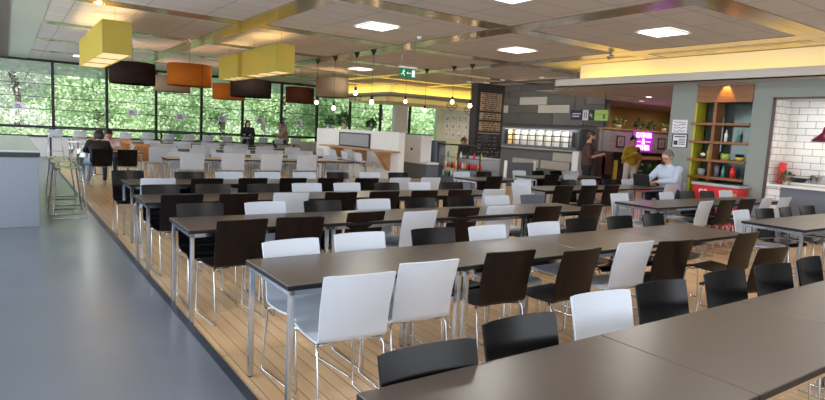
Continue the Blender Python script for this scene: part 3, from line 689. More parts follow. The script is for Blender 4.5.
# ------------------------------------------------------------------ coffee point, glass counter, menu board
t = thing('coffee_counter', 'low dark grey counter with white top beside the half wall', 'counter', (9.2, 12.95, 0))
MB().box((-.18, -.58, 0), (.2, .58, .73)).build('body', 'grey', t); MB().box((-.2, -.6, .731), (.2, .6, .78)).build('worktop', 'white', t, bevel=.004)
t = thing('drinks_machine', 'white boxy drinks cabinet standing on the low counter', 'cabinet', (9.2, 13.08, .781))
MB().box((-.17, -.40, 0), (.17, .42, .70)).build('body', 'white', t, bevel=.01); MB().box((-.19, -.42, .701), (.19, .44, .73)).build('lid', 'grey', t)
MB().tube([(-.172, .02, .32), (-.20, .02, .32)], .035, 14).build('knob', 'black', t)
box('divider_post', 'grey', (9.45, 12.62, 0), (9.8, 12.98, 1.36)); o = bpy.data.objects['divider_post']; tag(o, 'dark grey square pier between the drinks counter and the glass case', 'pier')
t = thing('glass_counter', 'glass fronted food counter with red and orange drinks on its shelves', 'counter', (9.5, 11.7, 0))
MB().box((0, -.85, 0), (.75, .88, .45)).build('base', 'grey', t)
MB().box((0, -.85, 1.27), (.75, .88, 1.30)).build('top', 'black', t)
g = MB(); g.box((0, -.84, .451), (.01, .87, 1.269)); g.box((.02, -.845, .451), (.72, -.835, 1.269)); g.build('glass_front', 'glass', t)
f = MB()
for y in (-.85, 0, .86): f.box((.012, y, .451), (.035, y+.02, 1.269))
f.build('frame', 'black', t); MB().box((.70, -.83, .451), (.74, .86, 1.0)).build('back_panel', 'midgrey', t)
lamp('AREA', 'counter_strip', (.35, 0, 1.255), 4, (1, .97, .9), (0, 0, 0), .1, 1.6, t)
for z in (.68, .95): MB().box((.04, -.83, z), (.68, .86, z+.012)).build('shelf', 'glass', t)
cols = ['red', 'yellow', 'redglass', 'oak', 'teal', 'packyel', 'white', 'maroon']
pr_ = MB().lathe([(0, 0), (.027, 0), (.027, .10), (.012, .13), (.012, .155), (0, .155)], 10).build('drink_bottle', 'redglass', None, (9.62, 10.95, .693)); bi = 0
for z, zn in ((.693, 'middle'), (.452, 'bottom'), (.963, 'top')):
    for i in range(18):
        y = 10.93+.088*i
        if z > .9 and i % 3: continue
        o = pr_ if bi == 0 else pr_.copy()
        if bi: COL.objects.link(o)
        bi += 1; o.location = (9.62, y, z); tag(o, 'small coloured drink bottle on the %s shelf of the glass counter' % zn, 'bottle', 'bottles on the %s shelf of the glass counter' % zn)
        if i % 3 or z != .693:
            me = o.data.copy(); me.materials[0] = M[cols[(i*5+int(z*10)) % 8]] if z > .5 else M[['grey', 'white', 'navy', 'teal'][i % 4]]; o.data = me
t = thing('till_screen', 'dark till screen on top of the glass counter', 'till', (9.9, 11.15, 1.301))
MB().box((-.05, -.08, 0), (.06, .08, .02)).build('foot', 'black', t); MB().tube([(0, 0, .02), (0, 0, .10)], .015, 8).build('stem', 'black', t); MB().box((-.02, -.16, .08), (.02, .16, .30)).build('screen', 'black', t, bevel=.005)
t = thing('menu_board', 'tall black menu board with cream letter tiles above chalk writing', 'menu board', (11.67, 13.0, 0))
MB().box((-.53, 0, 0), (.53, .28, 3.06)).build('board', 'darkwall', t, bevel=.006)
for z0, z1, n in ((2.28, 2.80, 9), (2.02, 2.22, 3), (1.70, 1.96, 4)):
    MB().box((-.40, -.012, z0), (.42, -.001, z1)).build('letter_panel', 'cream', t)
    q = MB(); h = (z1-z0)/n
    for i in range(n):
        x = -.36+random.random()*.12
        while x < .22:
            l = random.uniform(.05, .22); q.box((x, -.018, z0+h*(i+.2)), (min(x+l, .27), -.013, z0+h*(i+.72))); x += l+random.uniform(.02, .05)
        for xx in (.30, .345): q.box((xx, -.018, z0+h*(i+.2)), (xx+.03, -.013, z0+h*(i+.72)))
    q.build('tile_words', 'ink', t)
MB().box((-.42, -.012, 1.62), (.42, -.001, 1.645)).build('picture_rail', 'cream', t)
q = MB()
for i in range(7):
    z = 1.52-.11*i; x = -.40
    while x < .34:
        l = random.uniform(.05, .18); pts = [(x+l*u/6, -.006, z+random.uniform(-.025, .03)) for u in range(7)]; q.tube(pts, .006, 4); x += l+random.uniform(.04, .12)
q.build('chalk_writing', 'chalk', t)
lamp('AREA', 'green_wall_fill', (20.2, 23.4, 2.78), 45, (1, .92, .62), (R(-25), 0, 0), 3.5, .3)  # added lamp without a fitting, brightens the green wall
# posters on the pale green wall
t = thing('poster_wall', 'grid of small sketch posters pinned to the pale green wall', 'posters', (20.2, YW-.13, 1.3))
for i in range(7):
    for j in range(3):
        x = -1.35+.42*i; z = .02+.44*j
        pz = box('poster', 'paper', (x, 0, z), (x+.34, .006, z+.38), t)
        q = MB(); [q.tube([(random.uniform(-.13, .13), -.006, random.uniform(.04, .34)) for _ in range(3)], .008, 4) for _ in range(4)]; q.build('drawing', 'ink' if (i+j) % 3 else 'shelfwood', pz)

# ------------------------------------------------------------------ servery against the grey panelled wall
t = thing('chilled_display', 'long open chilled display of packets under the grey panelled wall', 'display fridge', (14.99, 13.75, 1.26))
f = MB(); f.box((-.55, -1.75, 0), (0, 1.75, .06)); f.box((-.45, -1.75, .58), (0, 1.75, .64)); f.box((-.03, -1.75, .06), (0, 1.75, .58)); f.box((-.5, 1.70, .06), (-.03, 1.75, .58)); f.box((-.5, -1.75, .06), (-.03, -1.70, .58)); f.build('casing', 'grey', t)
for z in (.22, .40): MB().box((-.46, -1.69, z), (-.04, 1.69, z+.012)).build('shelf', 'glass', t)
for k in range(9): y = -1.35+.36*k; MB().box((-.47, y, .065), (-.45, y+.03, .575)).build('upright', 'black', t)
lamp('AREA', 'display_strip', (-.50, 0, .57), 12, (1, .96, .88), (0, R(-38), 0), .04, 3.2, t)
pk = MB().box((-.06, -.13, 0), (.06, .13, .14)).build('food_packet', 'pack', None, (14.66, 12, 1.33), .01); bi = 0
for z, zn in ((1.322, 'bottom'), (1.493, 'middle'), (1.673, 'top')):
    for k in range(8):
        o = pk if bi == 0 else pk.copy()
        if bi: COL.objects.link(o)
        bi += 1; o.location = (14.66, 12.77+.36*k-.18, z)
        tag(o, 'pale food packet on the %s shelf of the chilled display' % zn, 'food packet', 'packets on the %s shelf of the chilled display' % zn)
        if k == 7: me = o.data.copy(); me.materials[0] = M['packyel']; o.data = me; o['label'] = 'warm yellow food packet at the left end of the %s shelf of the display' % zn; del o['group']
t = thing('servery_counter', 'grey servery counter with staggered pale panels beneath the chilled display', 'counter', (14.9, 13.76, 0))
MB().box((-.55, -2.1, 0), (.08, 2.1, 1.20)).build('body', 'grey', t); MB().box((-.60, -2.12, 1.201), (.08, 2.12, 1.245)).build('worktop', 'shinygrey', t)
q = MB()
for y0, y1, z0, z1 in ((-2.05, -.9, .88, 1.14), (-.3, .9, .60, .86), (-1.6, -.4, .60, .86), (-2.05, -1.2, .32, .58), (-.2, .9, .05, .3)): q.box((-.563, y0, z0), (-.551, y1, z1))
q.build('pale_panel', mat('pale_grey_panel', (.46, .47, .48), .5), t)
t = thing('queue_barrier', 'low dark screen between two pale posts in front of the servery', 'barrier', (10.6, 10.55, 0))
for x in (-.5, .5): MB().box((x-.03, -.03, 0), (x+.03, .03, .98)).build('post', 'white', t, bevel=.005)
MB().box((-.465, -.012, .35), (.465, .012, .94)).build('screen', 'grey', t)
tag(box('pale_post', 'white', (11.75, 9.7, 0), (11.95, 9.9, 1.28), None, .01), 'slim pale grey freestanding post right of the low dark screen', 'post')
t = thing('hanging_sign', 'hanging sign with dark blue, white and lime green panels', 'sign', (13.0, 10.5, 2.12))
for y0, y1, m, nm in ((.20, .60, 'navy', 'navy_panel'), (-.0, .195, 'white', 'white_panel'), (-.2, -.005, 'black', 'black_panel'), (-.62, -.205, 'lime', 'lime_panel')): MB().box((-.02, y0, 0), (.02, y1, .28)).build(nm, m, t)
q = MB(); [q.box((-.026, .26+.04*k, .16-.07*k), (-.021, .54, .19-.07*k)) for k in range(2)]
q.tube([(-.024, -.14, .07), (-.024, -.06, .20)], .012, 6); q.tube([(-.024, -.05, .12), (-.024, -.14, .16)], .012, 6); q.build('pale_lettering', 'paper', t)
q = MB(); q.tube([(-.024, .06, .07), (-.024, .06, .20), (-.024, .13, .20), (-.024, .13, .07)], .010, 6)
q.tube([(-.024, -.48, .05), (-.024, -.56, .17)], .012, 6); q.tube([(-.024, -.48, .17), (-.024, -.56, .05)], .012, 6)
for y in (-.27, -.34, -.41): q.box((-.026, y-.02, .16), (-.021, y+.02, .175))
q.build('dark_lettering', 'ink', t)
c = MB()
for y in (-.5, .5): c.tube([(0, y, .28), (0, y, CH-2.12-.013)], .008, 6)
c.build('hanger', 'black', t)

# ------------------------------------------------------------------ booth area with the neon sign
M['pinkwood'] = woodmat('pinkish_grey_boards', (.27, .20, .20), (.38, .29, .29), .5, 'X', .7)
t = thing('booth_partition', 'pinkish grey wooden partition carrying the neon sign and framed prints', 'partition', (16.7, 11.5, 0))
MB().box((-1.75, 0, 1.27), (1.95, .12, 1.96)).build('boards', 'pinkwood', t); MB().box((-1.8, -.05, 1.961), (1.98, .18, 2.0)).build('top_shelf', 'oak', t)
MB().box((-1.72, -.02, 1.29), (-1.40, -.001, 1.94)).build('pale_panel', 'midgrey', t)
MB().box((-1.75, .0, 0), (-1.15, .12, 1.269)).build('walnut_panel', 'walnut', t); MB().box((-1.14, .3, 0), (1.95, .36, 1.269)).build('dark_back', 'darkwall', t)
MB().box((-.95, .05, 0), (-.80, .10, 1.0)).build('yellow_panel', 'yellow', t)
for x in (.15, 1.85): MB().box((x, -.02, 0), (x+.1, .1, 1.269)).build('post', 'oak', t)
MB().box((.26, .0, 1.05), (1.84, .06, 1.15)).build('cross_rail', 'oak', t); MB().box((-.6, .0, .9), (.14, .06, 1.0)).build('cross_rail', 'oak', t)
for x, d in ((15.85, 'left of the neon sign'), (18.05, 'right of the neon sign')):
    t = thing('framed_print', 'small dark framed square print '+d, 'picture', (x, 11.478, 1.42))
    MB().box((-.17, 0, .03), (.17, .006, .33)).build('print', 'pinkwood', t)
    f = MB(); f.box((-.20, -.01, 0), (.20, .012, .03)); f.box((-.20, -.01, .33), (.20, .012, .36)); f.box((-.20, -.01, .03), (-.17, .012, .33)); f.box((.17, -.01, .03), (.20, .012, .33)); f.build('frame', 'black', t)
    MB().tube([(-.07, -.004, .12), (0, -.004, .24), (.07, -.004, .12), (0, -.004, .16)], .010, 5).build('drawn_mark', 'ink', t)
t = thing('neon_sign', 'glowing purple neon sign reading GATHER & OTHER on the partition', 'neon sign', (17.0, 11.465, 1.30))
MB().box((-.52, 0, 0), (.52, .025, .66)).build('back_panel', 'neonback', t)
def text(body, size, loc, m, parent, rot, name='lettering', ext=.006):
    cu = bpy.data.curves.new(name, 'FONT'); cu.body = body; cu.size = size; cu.align_x = 'CENTER'; cu.align_y = 'CENTER'; cu.extrude = ext; cu.offset = size*.03
    o = bpy.data.objects.new(name, cu); COL.objects.link(o); dg = bpy.context.evaluated_depsgraph_get(); dg.update()
    me = bpy.data.meshes.new_from_object(o.evaluated_get(dg)); bpy.data.objects.remove(o); me.materials.clear(); me.materials.append(M[m])
    o = bpy.data.objects.new(name, me); COL.objects.link(o); o.parent = parent; o.location = loc; o.rotation_euler = rot; return o
for b_, z, s in (('GATHER', .53, .22), ('&', .33, .26), ('OTHER', .13, .22)): text(b_, s, (0, -.012, z), 'neon', t, (R(90), 0, 0))
for s_ in (-1, 1): MB().tube([(s_*.14, -.012, .33), (s_*.38, -.012, .33)], .012, 6).build('neon_dash', 'neon', t)
lamp('POINT', 'neon_glow', (0, -.35, .33), 5, (.75, .12, 1), size=.25, parent=t)
for i, (x, l, f, r, sp) in enumerate([(15.75, 'spiky olive plant in a pale pot', 'olivefol', .22, 1), (16.85, 'small bushy plant', 'foliage', .15, 0), (17.5, 'tiny plant in a white pot', 'foliage', .10, 0), (18.25, 'low spreading yellowish plant', 'olivefol', .17, 1)]):
    pot_plant(l+' on top of the booth partition', (x, 11.56, 2.001), r, .26, 'terracotta', f, 'plants on the booth partition', 90, sp, .11)
pot_plant('large leafy floor plant in front of the booth partition', (17.0, 11.05, 0), .38, .95, 'terracotta', 'foliage', None, 260, 0, .16)
for i, (x, y) in enumerate([(13.3, 12.6), (13.3, 14.3), (13.3, 16.0), (15.6, 10.7), (17.6, 10.7)]):  # downlights added to brighten the cladding and the booth partition
    zc = CH-.013 if i < 3 else 2.829
    o = MB().lathe([(0, -.004), (.06, -.004), (.075, -.012), (.08, 0), (0, 0)], 20).build('downlight', 'whitelit', None, (x, y, zc)); tag(o, 'added small round downlight in the ceiling in front of the %s, %s along' % ('grey panelled wall' if i < 3 else 'neon sign booth', ORD[i if i < 3 else i-3]), 'downlight', 'added round downlights')
    lamp('AREA', 'downlight_fill', (0, 0, -.02), 19 if i < 3 else 12, (1, .93, .82), (0, 0 if i > 2 else R(-18), 0), .14, None, o)
lamp('AREA', 'booth_downlight', (17.0, 12.4, 2.80), 14, (1, .70, .36), (0, 0, 0), .3, .3); lamp('AREA', 'booth_downlight', (20.0, 12.2, 2.80), 12, (1, .70, .36), (0, 0, 0), .3, .3)
for x, y, d in ((14.3, 9.6, 'above the photographer'), (16.6, 9.8, 'over the neon sign corner')):
    o = MB().lathe([(0, -.004), (.05, -.004), (.065, -.012), (.07, 0), (0, 0)], 20).build('downlight', 'panel_emit', None, (x, y, 2.829)); tag(o, 'small round downlight in the low mauve ceiling '+d, 'downlight')

# ------------------------------------------------------------------ alcove shelving, freezer, notices
t = thing('shelf_unit', 'orange-brown timber shelf unit in the alcove behind the red freezer', 'shelf unit', (XR, 6.08, 0))
MB().box((-.03, -.55, 2.45), (.04, .53, 2.779)).build('header_board', 'shelfwood', t)
for z in (2.00, 1.64, 1.28, .94): MB().box((-.05, -.55, z), (.36, .60 if z > 1 else .55, z+.05)).build('shelf', 'shelfwood', t, bevel=.003)
MB().box((.02, .13, .0), (.30, .19, 2.449)).build('upright', 'shelfwood', t)
MB().prism([(.30, 1.29), (.19, 1.29), (.19, 1.99)], 'X', .10, .13).build('gusset', 'yellowgreen', t)
sp = lamp('SPOT', 'alcove_spot', (XR-.115, 6.03, 2.81), 20, (1, .62, .16), (R(0), R(-24), 0), .015); sp.data.spot_size = R(75); sp.data.spot_blend = .5
lamp('AREA', 'alcove_back_light', (XR+.55, 6.05, 2.76), 8, (1, .9, .5), (0, 0, 0), .3, .8)
def pot(name, label, cat, m, prof, loc, grp=None, extra=None):
    o = MB().lathe(prof, 20).build(name, m, None, loc); tag(o, label, cat, grp); return o
can = [(0, 0), (.056, 0), (.060, .125), (.055, .125), (.052, .02), (0, .02)]
bot = [(0, 0), (.030, 0), (.032, .14), (.012, .19), (.012, .23), (0, .23)]
pot('tin_pot', 'brushed steel tin on the third shelf of the alcove, left of the upright', 'pot', 'steel', [(r*1.3, z*1.2) for r, z in can], (XR+.1, 6.42, 1.331))
pot('ceramic_pot', 'grey pot on the lowest alcove shelf, left of the upright', 'pot', 'midgrey', [(r*1.3, z*1.1) for r, z in can], (XR+.12, 6.44, .991))
pot('ceramic_bowl', 'lime and yellow glazed pot on the third alcove shelf', 'pot', 'limegreen', [(r*1.4, z) for r, z in can], (XR+.1, 5.98, 1.331))
pot('ceramic_bowl', 'low yellow dish on the third alcove shelf', 'dish', 'yellow', [(0, 0), (.05, 0), (.11, .07), (.10, .07), (.045, .012), (0, .012)], (XR+.1, 5.70, 1.331))
pot('glass_bottle', 'red bottle on the lowest alcove shelf above the freezer', 'bottle', 'redglass', [(r*1.5, z*1.1) for r, z in bot], (XR+.08, 5.80, .991))
pot('glass_bottle', 'pale bottle on the second alcove shelf', 'bottle', 'pack', bot, (XR+.08, 6.0, 1.691))
pot('glass_bottle', 'teal bottle on the second alcove shelf, right of the pale one', 'bottle', 'teal', bot, (XR+.08, 5.78, 1.691))
pot('glass_bottle', 'teal bottle on the lowest alcove shelf beside the grey jars', 'bottle', 'teal', bot, (XR+.08, 5.98, .991))
pot('storage_jar', 'grey storage jar on the lowest alcove shelf beside the upright', 'jar', 'grey', [(r*.8, z*1.8) for r, z in can], (XR+.1, 6.12, .991))
t = thing('ice_cream_freezer', 'red chest freezer with heart emblems and sliding glass top', 'freezer', (11.27, 5.84, 0))
MB().box((-.20, -.44, .05), (.20, .44, .83)).build('body', 'red', t, bevel=.02); MB().box((-.22, -.46, .831), (.215, .46, .885)).build('rim', 'shinygrey', t, bevel=.008)
MB().box((-.19, -.43, .886), (.19, .02, .897)).build('sliding_lid', 'mirror', t); MB().box((-.19, -.0, .898), (.19, .43, .909)).build('sliding_lid', 'glass', t)
MB().box((-.19, -.42, 0), (.19, .42, .049)).build('plinth', 'black', t)
def heart(s, ax_, h0, h1):
    p = [(s*.5*16*math.sin(a)**3/16, s*.5*(13*math.cos(a)-5*math.cos(2*a)-2*math.cos(3*a)-math.cos(4*a))/16) for a in [2*PI*k/28 for k in range(28)]]
    return MB().prism(p, ax_, h0, h1)
for y, z in ((-.22, .72), (.22, .70)):
    heart(.17, 'X', -.208, -.201).build('heart_emblem', 'white', t, (0, y, z)); heart(.10, 'X', -.213, -.209).build('heart_centre', 'red', t, (0, y, z))
q = MB(); [q.tube([(-.204, -.36-.03*k, .64), (-.204, -.34-.03*k, .73)], .012, 5) for k in range(3)]; q.build('small_mark', 'yellow', t)
t = thing('wall_notice', 'white handwritten notice pinned high on the grey pier', 'notice', (XR-.006, 6.93, 1.83))
MB().box((-.004, -.16, 0), (.004, .17, .27)).build('sheet', 'paper', t); q = MB()
for k in range(4): q.tube([(-.006, .13-.025*u, .22-.058*k+random.uniform(-.018, .018)) for u in range(11)], .005, 4)
q.build('handwriting', 'ink', t)
t = thing('wall_notice', 'framed printed notice below the handwritten one on the grey pier', 'notice', (XR-.008, 6.90, 1.53))
MB().box((-.004, -.15, .01), (.004, .15, .26)).build('sheet', 'paper', t)
f = MB(); f.box((-.010, -.17, 0), (.006, .17, .01)); f.box((-.010, -.17, .26), (.006, .17, .275)); f.box((-.010, -.17, .01), (.006, -.15, .26)); f.box((-.010, .15, .01), (.006, .17, .26)); f.build('frame', 'black', t)
q = MB(); q.box((-.0065, .04, .05), (-.0045, .13, .14)); [q.box((-.0065, -.12, .06+.035*k), (-.0045, .02, .075+.035*k)) for k in range(4)]; q.box((-.0065, -.12, .21), (-.0045, .12, .235)); q.build('printing', 'ink', t)

# ------------------------------------------------------------------ kitchen niche
t = thing('kitchen_counter', 'kitchen counter with pale top and grey base in the tiled niche', 'counter', (11.7, 3.15, 0))
MB().box((-.27, -1.95, .921), (.34, 1.94, .96)).build('worktop', 'white', t, bevel=.004)
MB().box((-.18, -1.95, 0), (.33, 1.72, .92)).build('base', 'grey', t); MB().box((-.19, 1.73, 0), (.33, 1.94, .92)).build('tiled_end', 'metro', t)
pot('tall_vase', 'tall red glass vase at the left end of the kitchen counter', 'vase', 'redglass', [(0, 0), (.055, 0), (.06, .40), (.052, .40), (.048, .02), (0, .02)], (11.76, 4.99, .961))
pot('tall_vase', 'slimmer red glass vase behind the first one', 'vase', 'redglass', [(0, 0), (.035, 0), (.04, .36), (.034, .36), (.03, .02), (0, .02)], (11.88, 5.04, .961))
pot_plant('small leafy plant in a cream pot beside the red vase', (11.50, 4.80, .961), .10, .20, 'terracotta', 'foliage', None, 110, 0, .06)
t = thing('frying_pan', 'dark round pan on the pale boards in the kitchen niche', 'pan', (11.76, 4.70, 1.021))
MB().lathe([(0, 0), (.09, 0), (.15, .07), (.155, .075), (.145, .075), (.085, .012), (0, .012)], 28).build('pan_body', 'gun', t); MB().tube([(0, -.14, .065), (.02, -.22, .10)], .010, 8).build('handle', 'gun', t)
pot('red_dish', 'shallow red dish resting behind the dark pan', 'dish', 'red', [(0, 0), (.08, 0), (.12, .05), (.11, .05), (.07, .01), (0, .01)], (11.92, 4.90, .961))
t = thing('cooking_pot', 'grey metal cooking pot with side handles in the kitchen niche', 'pot', (11.74, 4.36, 1.021))
MB().lathe([(0, 0), (.13, 0), (.14, .02), (.14, .14), (.145, .15), (.13, .15), (.13, .02), (0, .02)], 28).build('pot_body', 'steel', t)
for s_ in (-1, 1): MB().tube([(-.03, s_*.135, .11), (-.03, s_*.18, .125), (.03, s_*.18, .125), (.03, s_*.135, .11)], .007, 6).build('handle', 'steel', t)
for k, (y0, y1, z) in enumerate(((4.22, 4.80, .961), (4.17, 4.78, .991))): tag(box('chopping_board', 'white' if k else 'terracotta', (11.58, y0, z), (11.98, y1, z+.028), None, .004), ['beige chopping board lying on the kitchen counter under a white one', 'white chopping board on top, carrying the pan and pot'][k], 'chopping board')
t = thing('kitchen_pendant', 'maroon enamel dome lamp hanging over the kitchen counter', 'pendant lamp', (11.74, 4.36, 1.76))
MB().lathe([(.21, 0), (.20, .03), (.13, .10), (.06, .16), (.04, .26), (0, .27), (0, .26), (.035, .25), (.05, .155), (.12, .095), (.19, .028), (.205, 0)], 32).build('lamp_shade', 'maroon', t)
MB().tube([(0, 0, .26), (0, 0, .738)], .006, 6).build('cord', 'black', t); MB().lathe([(0, .03), (.04, .05), (.03, .10), (0, .11)], 12).build('bulb', 'bulb', t)
lamp('POINT', 'lamp_bulb', (0, 0, .02), 16, (1, .72, .42), size=.04, parent=t)
lamp('AREA', 'niche_light', (11.7, 3.2, 2.48), 14, (1, .96, .88), (0, 0, 0), .3, 2.5)

# ------------------------------------------------------------------ people
def nets(prims, h=.012, cut=None):
    """one continuous skin around tapered capsules blended together"""
    A = np.array([np.minimum(p[0], p[2])-max(p[1], p[3])-.05 for p in prims]).min(0); B = np.array([np.maximum(p[0], p[2])+max(p[1], p[3])+.05 for p in prims]).max(0)
    n = np.ceil((B-A)/h).astype(int)+1; f = np.full(n, .2, np.float32)
    for p0, r0, p1, r1, k in prims:
        p0 = np.array(p0, float); p1 = np.array(p1, float); m = max(r0, r1)+k+.03
        lo = np.maximum(((np.minimum(p0, p1)-m-A)/h).astype(int), 0); hi = np.minimum(((np.maximum(p0, p1)+m-A)/h).astype(int)+2, n)
        X, Y, Z = np.meshgrid(*[A[i]+h*np.arange(lo[i], hi[i]) for i in range(3)], indexing='ij')
        d = p1-p0; L = max(d@d, 1e-9); t = np.clip(((X-p0[0])*d[0]+(Y-p0[1])*d[1]+(Z-p0[2])*d[2])/L, 0, 1)
        q = np.sqrt((X-p0[0]-t*d[0])**2+(Y-p0[1]-t*d[1])**2+(Z-p0[2]-t*d[2])**2)-(r0+(r1-r0)*t)
        s = f[lo[0]:hi[0], lo[1]:hi[1], lo[2]:hi[2]]
        if k > 0: g = np.maximum(k-np.abs(s-q), 0)/k; s[...] = np.minimum(s, q)-g*g*k*.25
        else: s[...] = np.minimum(s, q)
    if cut is not None:
        X, Y, Z = np.meshgrid(*[A[i]+h*np.arange(n[i]) for i in range(3)], indexing='ij')
        for (c, nn) in cut: f = np.maximum(f, (X-c[0])*nn[0]+(Y-c[1])*nn[1]+(Z-c[2])*nn[2])
    s = f < 0; c8 = [(i, j, k) for i in (0, 1) for j in (0, 1) for k in (0, 1)]
    sl = lambda o: tuple(slice(o[i], n[i]-1+o[i]) for i in range(3))
    cnt = sum(s[sl(o)].astype(int) for o in c8); act = (cnt > 0) & (cnt < 8); idx = -np.ones(act.shape, int); ids = np.argwhere(act); idx[act] = np.arange(len(ids))
    acc = np.zeros((len(ids), 3)); num = np.zeros(len(ids))
    for a in c8:
        for ax in range(3):
            if a[ax]: continue
            b = list(a); b[ax] = 1
            fa = f[tuple((ids+a).T)]; fb = f[tuple((ids+b).T)]; m = (fa < 0) != (fb < 0); t = np.where(m, fa/np.where(m, fa-fb, 1), 0)
            P = np.array(a, float)+np.zeros((len(ids), 3)); P[:, ax] += t; acc[m] += P[m]; num[m] += 1
    V = A+h*(ids+acc/num[:, None]); F = []
    for ax in range(3):
        u, v = (ax+1) % 3, (ax+2) % 3; o = [0, 0, 0]; o[ax] = 1
        s0 = s[tuple(slice(0, n[i]-o[i]) for i in range(3))]; s1 = s[tuple(slice(o[i], n[i]) for i in range(3))]
        e = np.argwhere(s0 != s1); e = e[(e[:, u] > 0) & (e[:, v] > 0) & (e[:, u] < n[u]-1) & (e[:, v] < n[v]-1)]
        du = np.zeros(3, int); du[u] = 1; dv = np.zeros(3, int); dv[v] = 1
        q = np.stack([idx[tuple((e-du-dv).T)], idx[tuple((e-dv).T)], idx[tuple(e.T)], idx[tuple((e-du).T)]], 1)
        ins = s0[tuple(e.T)]; q[~ins] = q[~ins][:, ::-1]; F.append(q)
    F = np.concatenate(F); F = F[(F >= 0).all(1)]
    m = MB(); m.add(V.tolist(), F.tolist(), True); return m
def V3(*a): return np.array(a, float)
def hand(wr, el, side, up=(0, 0, 1), curl=.5, sc=1.0, r=.009):
    """palm, four unequal bent fingers and a thumb off the side of the palm"""
    wr = np.array(wr); d = wr-np.array(el); d /= np.linalg.norm(d); up = np.array(up, float); up -= d*(up@d); up /= np.linalg.norm(up); lat = np.cross(d, up)*side
    P = []; pe = wr+d*.085*sc
    for k in (-1.2, -.4, .4, 1.2): P.append((wr+d*.015, .022, pe+lat*.020*k*sc, .014, .012))
    for k, L in zip((-1.35, -.45, .45, 1.35), (.062, .074, .080, .070)):
        b = pe+lat*.019*k*sc; a1 = b+(d*math.cos(curl*.6)-up*math.sin(curl*.6))*L*.5*sc; a2 = a1+(d*math.cos(curl*1.6)-up*math.sin(curl*1.6))*L*.5*sc
        P += [(b, r, a1, r*.95, .004), (a1, r*.95, a2, r*.8, .004)]
    b = wr+d*.03*sc+lat*.024*sc; a1 = b+(d*.6+lat*.7-up*.2)*.045*sc; a2 = a1+(d*.9+lat*.1-up*.4)*.035*sc
    P += [(b, .012, a1, .0105, .008), (a1, .0105, a2, .009, .004)]
    return P
def person(name, label, loc, rz, J, looks, scale=1.0, h=.012, cat='person'):
    """J: joints in metres (x to the person's right, y forwards, z up); looks: colours, hair, sleeves, skirt"""
    t = thing(name, label, cat, loc, rz); t.scale = (scale,)*3
    J = {k: np.array(v, float) for k, v in J.items()}
    hd, nk, ch, wa, pv = J['head'], J['neck'], J['chest'], J['waist'], J['pelvis']; fd = J.get('face', V3(0, 1, 0)); fd = fd/np.linalg.norm(fd)
    up = hd-nk; up /= np.linalg.norm(up); fd = fd-up*(fd@up); fd /= np.linalg.norm(fd); rt = np.cross(fd, up)
    sh = {s: J['sh'+s] for s in 'RL'}; B = []
    B += [(hd+up*.025-fd*.012, .088, hd+up*.02+fd*.018, .080, .03), (hd-up*.02+fd*.02, .070, hd-up*.075+fd*.045, .040, .03), (nk, .052, hd-up*.04-fd*.01, .050, .03)]
    B += [(hd-up*.005+fd*.092, .010, hd-up*.038+fd*.108, .013, .008), (hd+up*.018+fd*.075+rt*.03, .018, hd+up*.018+fd*.075-rt*.03, .018, .012), (hd-up*.065+fd*.078+rt*.012, .011, hd-up*.065+fd*.078-rt*.012, .011, .01)]
    for s in (-1, 1): B.append((hd+rt*s*.082-up*.028-fd*.005, .012, hd+rt*s*.090+up*.022-fd*.012, .016, .006))
    wm = looks.get('girth', 1.0)
    T = [(nk-V3(0, 0, .02), .055, ch+V3(0, 0, .06), .095*wm, .06), (sh['L']*.85+ch*.15, .062, sh['R']*.85+ch*.15, .062, .05), (ch+V3(-.06, 0, 0), .105*wm, ch+V3(.06, 0, 0), .105*wm, .06),
         (ch+V3(-.05, 0, 0), .10*wm, wa+V3(-.045, 0, 0), .095*wm, .06), (ch+V3(.05, 0, 0), .10*wm, wa+V3(.045, 0, 0), .095*wm, .06), (wa+V3(-.04, 0, 0), .095*wm, pv+V3(-.05, 0, .03), .105*wm, .06), (wa+V3(.04, 0, 0), .095*wm, pv+V3(.05, 0, .03), .105*wm, .06)]
    arms = []; low = []; legs = []; feet = []
    for s, sg in (('R', 1), ('L', -1)):
        e, wv = J['el'+s], J['wr'+s]; arms.append((sh[s], .056, e, .041, .03)); low.append((e, .040, wv, .027, .02)); B += hand(wv, e, -sg, J.get('up'+s, (0, 0, 1)), looks.get('curl', .5))
        hp, kn, an = J['hip'+s], J['kn'+s], J['an'+s]; legs += [(hp, .088, kn, .058, .05), (kn, .057, an, .038, .03)]
        td = J.get('toe', V3(0, 1, 0)); td = td/np.linalg.norm(td); feet.append((an-V3(0, 0, .03), .034, an-V3(0, 0, .045)+td*.14, .032, .03))
    B += T+arms+low+legs+feet
    nets(B, h).build('body', looks['skin'], t)
    g = looks.get('loose', .012); inf = lambda P, a: [(p[0], p[1]+a, p[2], p[3]+a, p[4]) for p in P]
    top = inf(T, g)+inf(arms, g)
    if looks.get('long', True): top += inf([(a[0], a[1], a[2]-(a[2]-a[0])*.10, a[3], a[4]) for a in low], g)
    if looks.get('collar'): top += [(nk-V3(0, 0, .01), .066, nk+V3(0, 0, .02), .064, .01)]
    cm = nets(top, h, [((nk+V3(0, 0, .035+.01*bool(looks.get('collar')))), V3(0, 0, 1))] if 1 else None).build(looks.get('topname', 'shirt'), looks['top'], t)
    bot_ = inf(legs, .012)+[(J['hipL'], .108*wm, J['hipR'], .108*wm, .04), (pv, .112*wm, pv+V3(0, 0, .04), .108*wm, .04)]
    nets(bot_, h).build('trousers', looks['bottom'], t)
    nets([(f[0], f[1]+.012, f[2], f[3]+.012, .02) for f in feet[:1]], h).build('shoe', looks.get('shoe', 'blackcloth'), t); nets([(f[0], f[1]+.012, f[2], f[3]+.012, .02) for f in feet[1:]], h).build('shoe', looks.get('shoe', 'blackcloth'), t)
    hr = looks.get('hair')
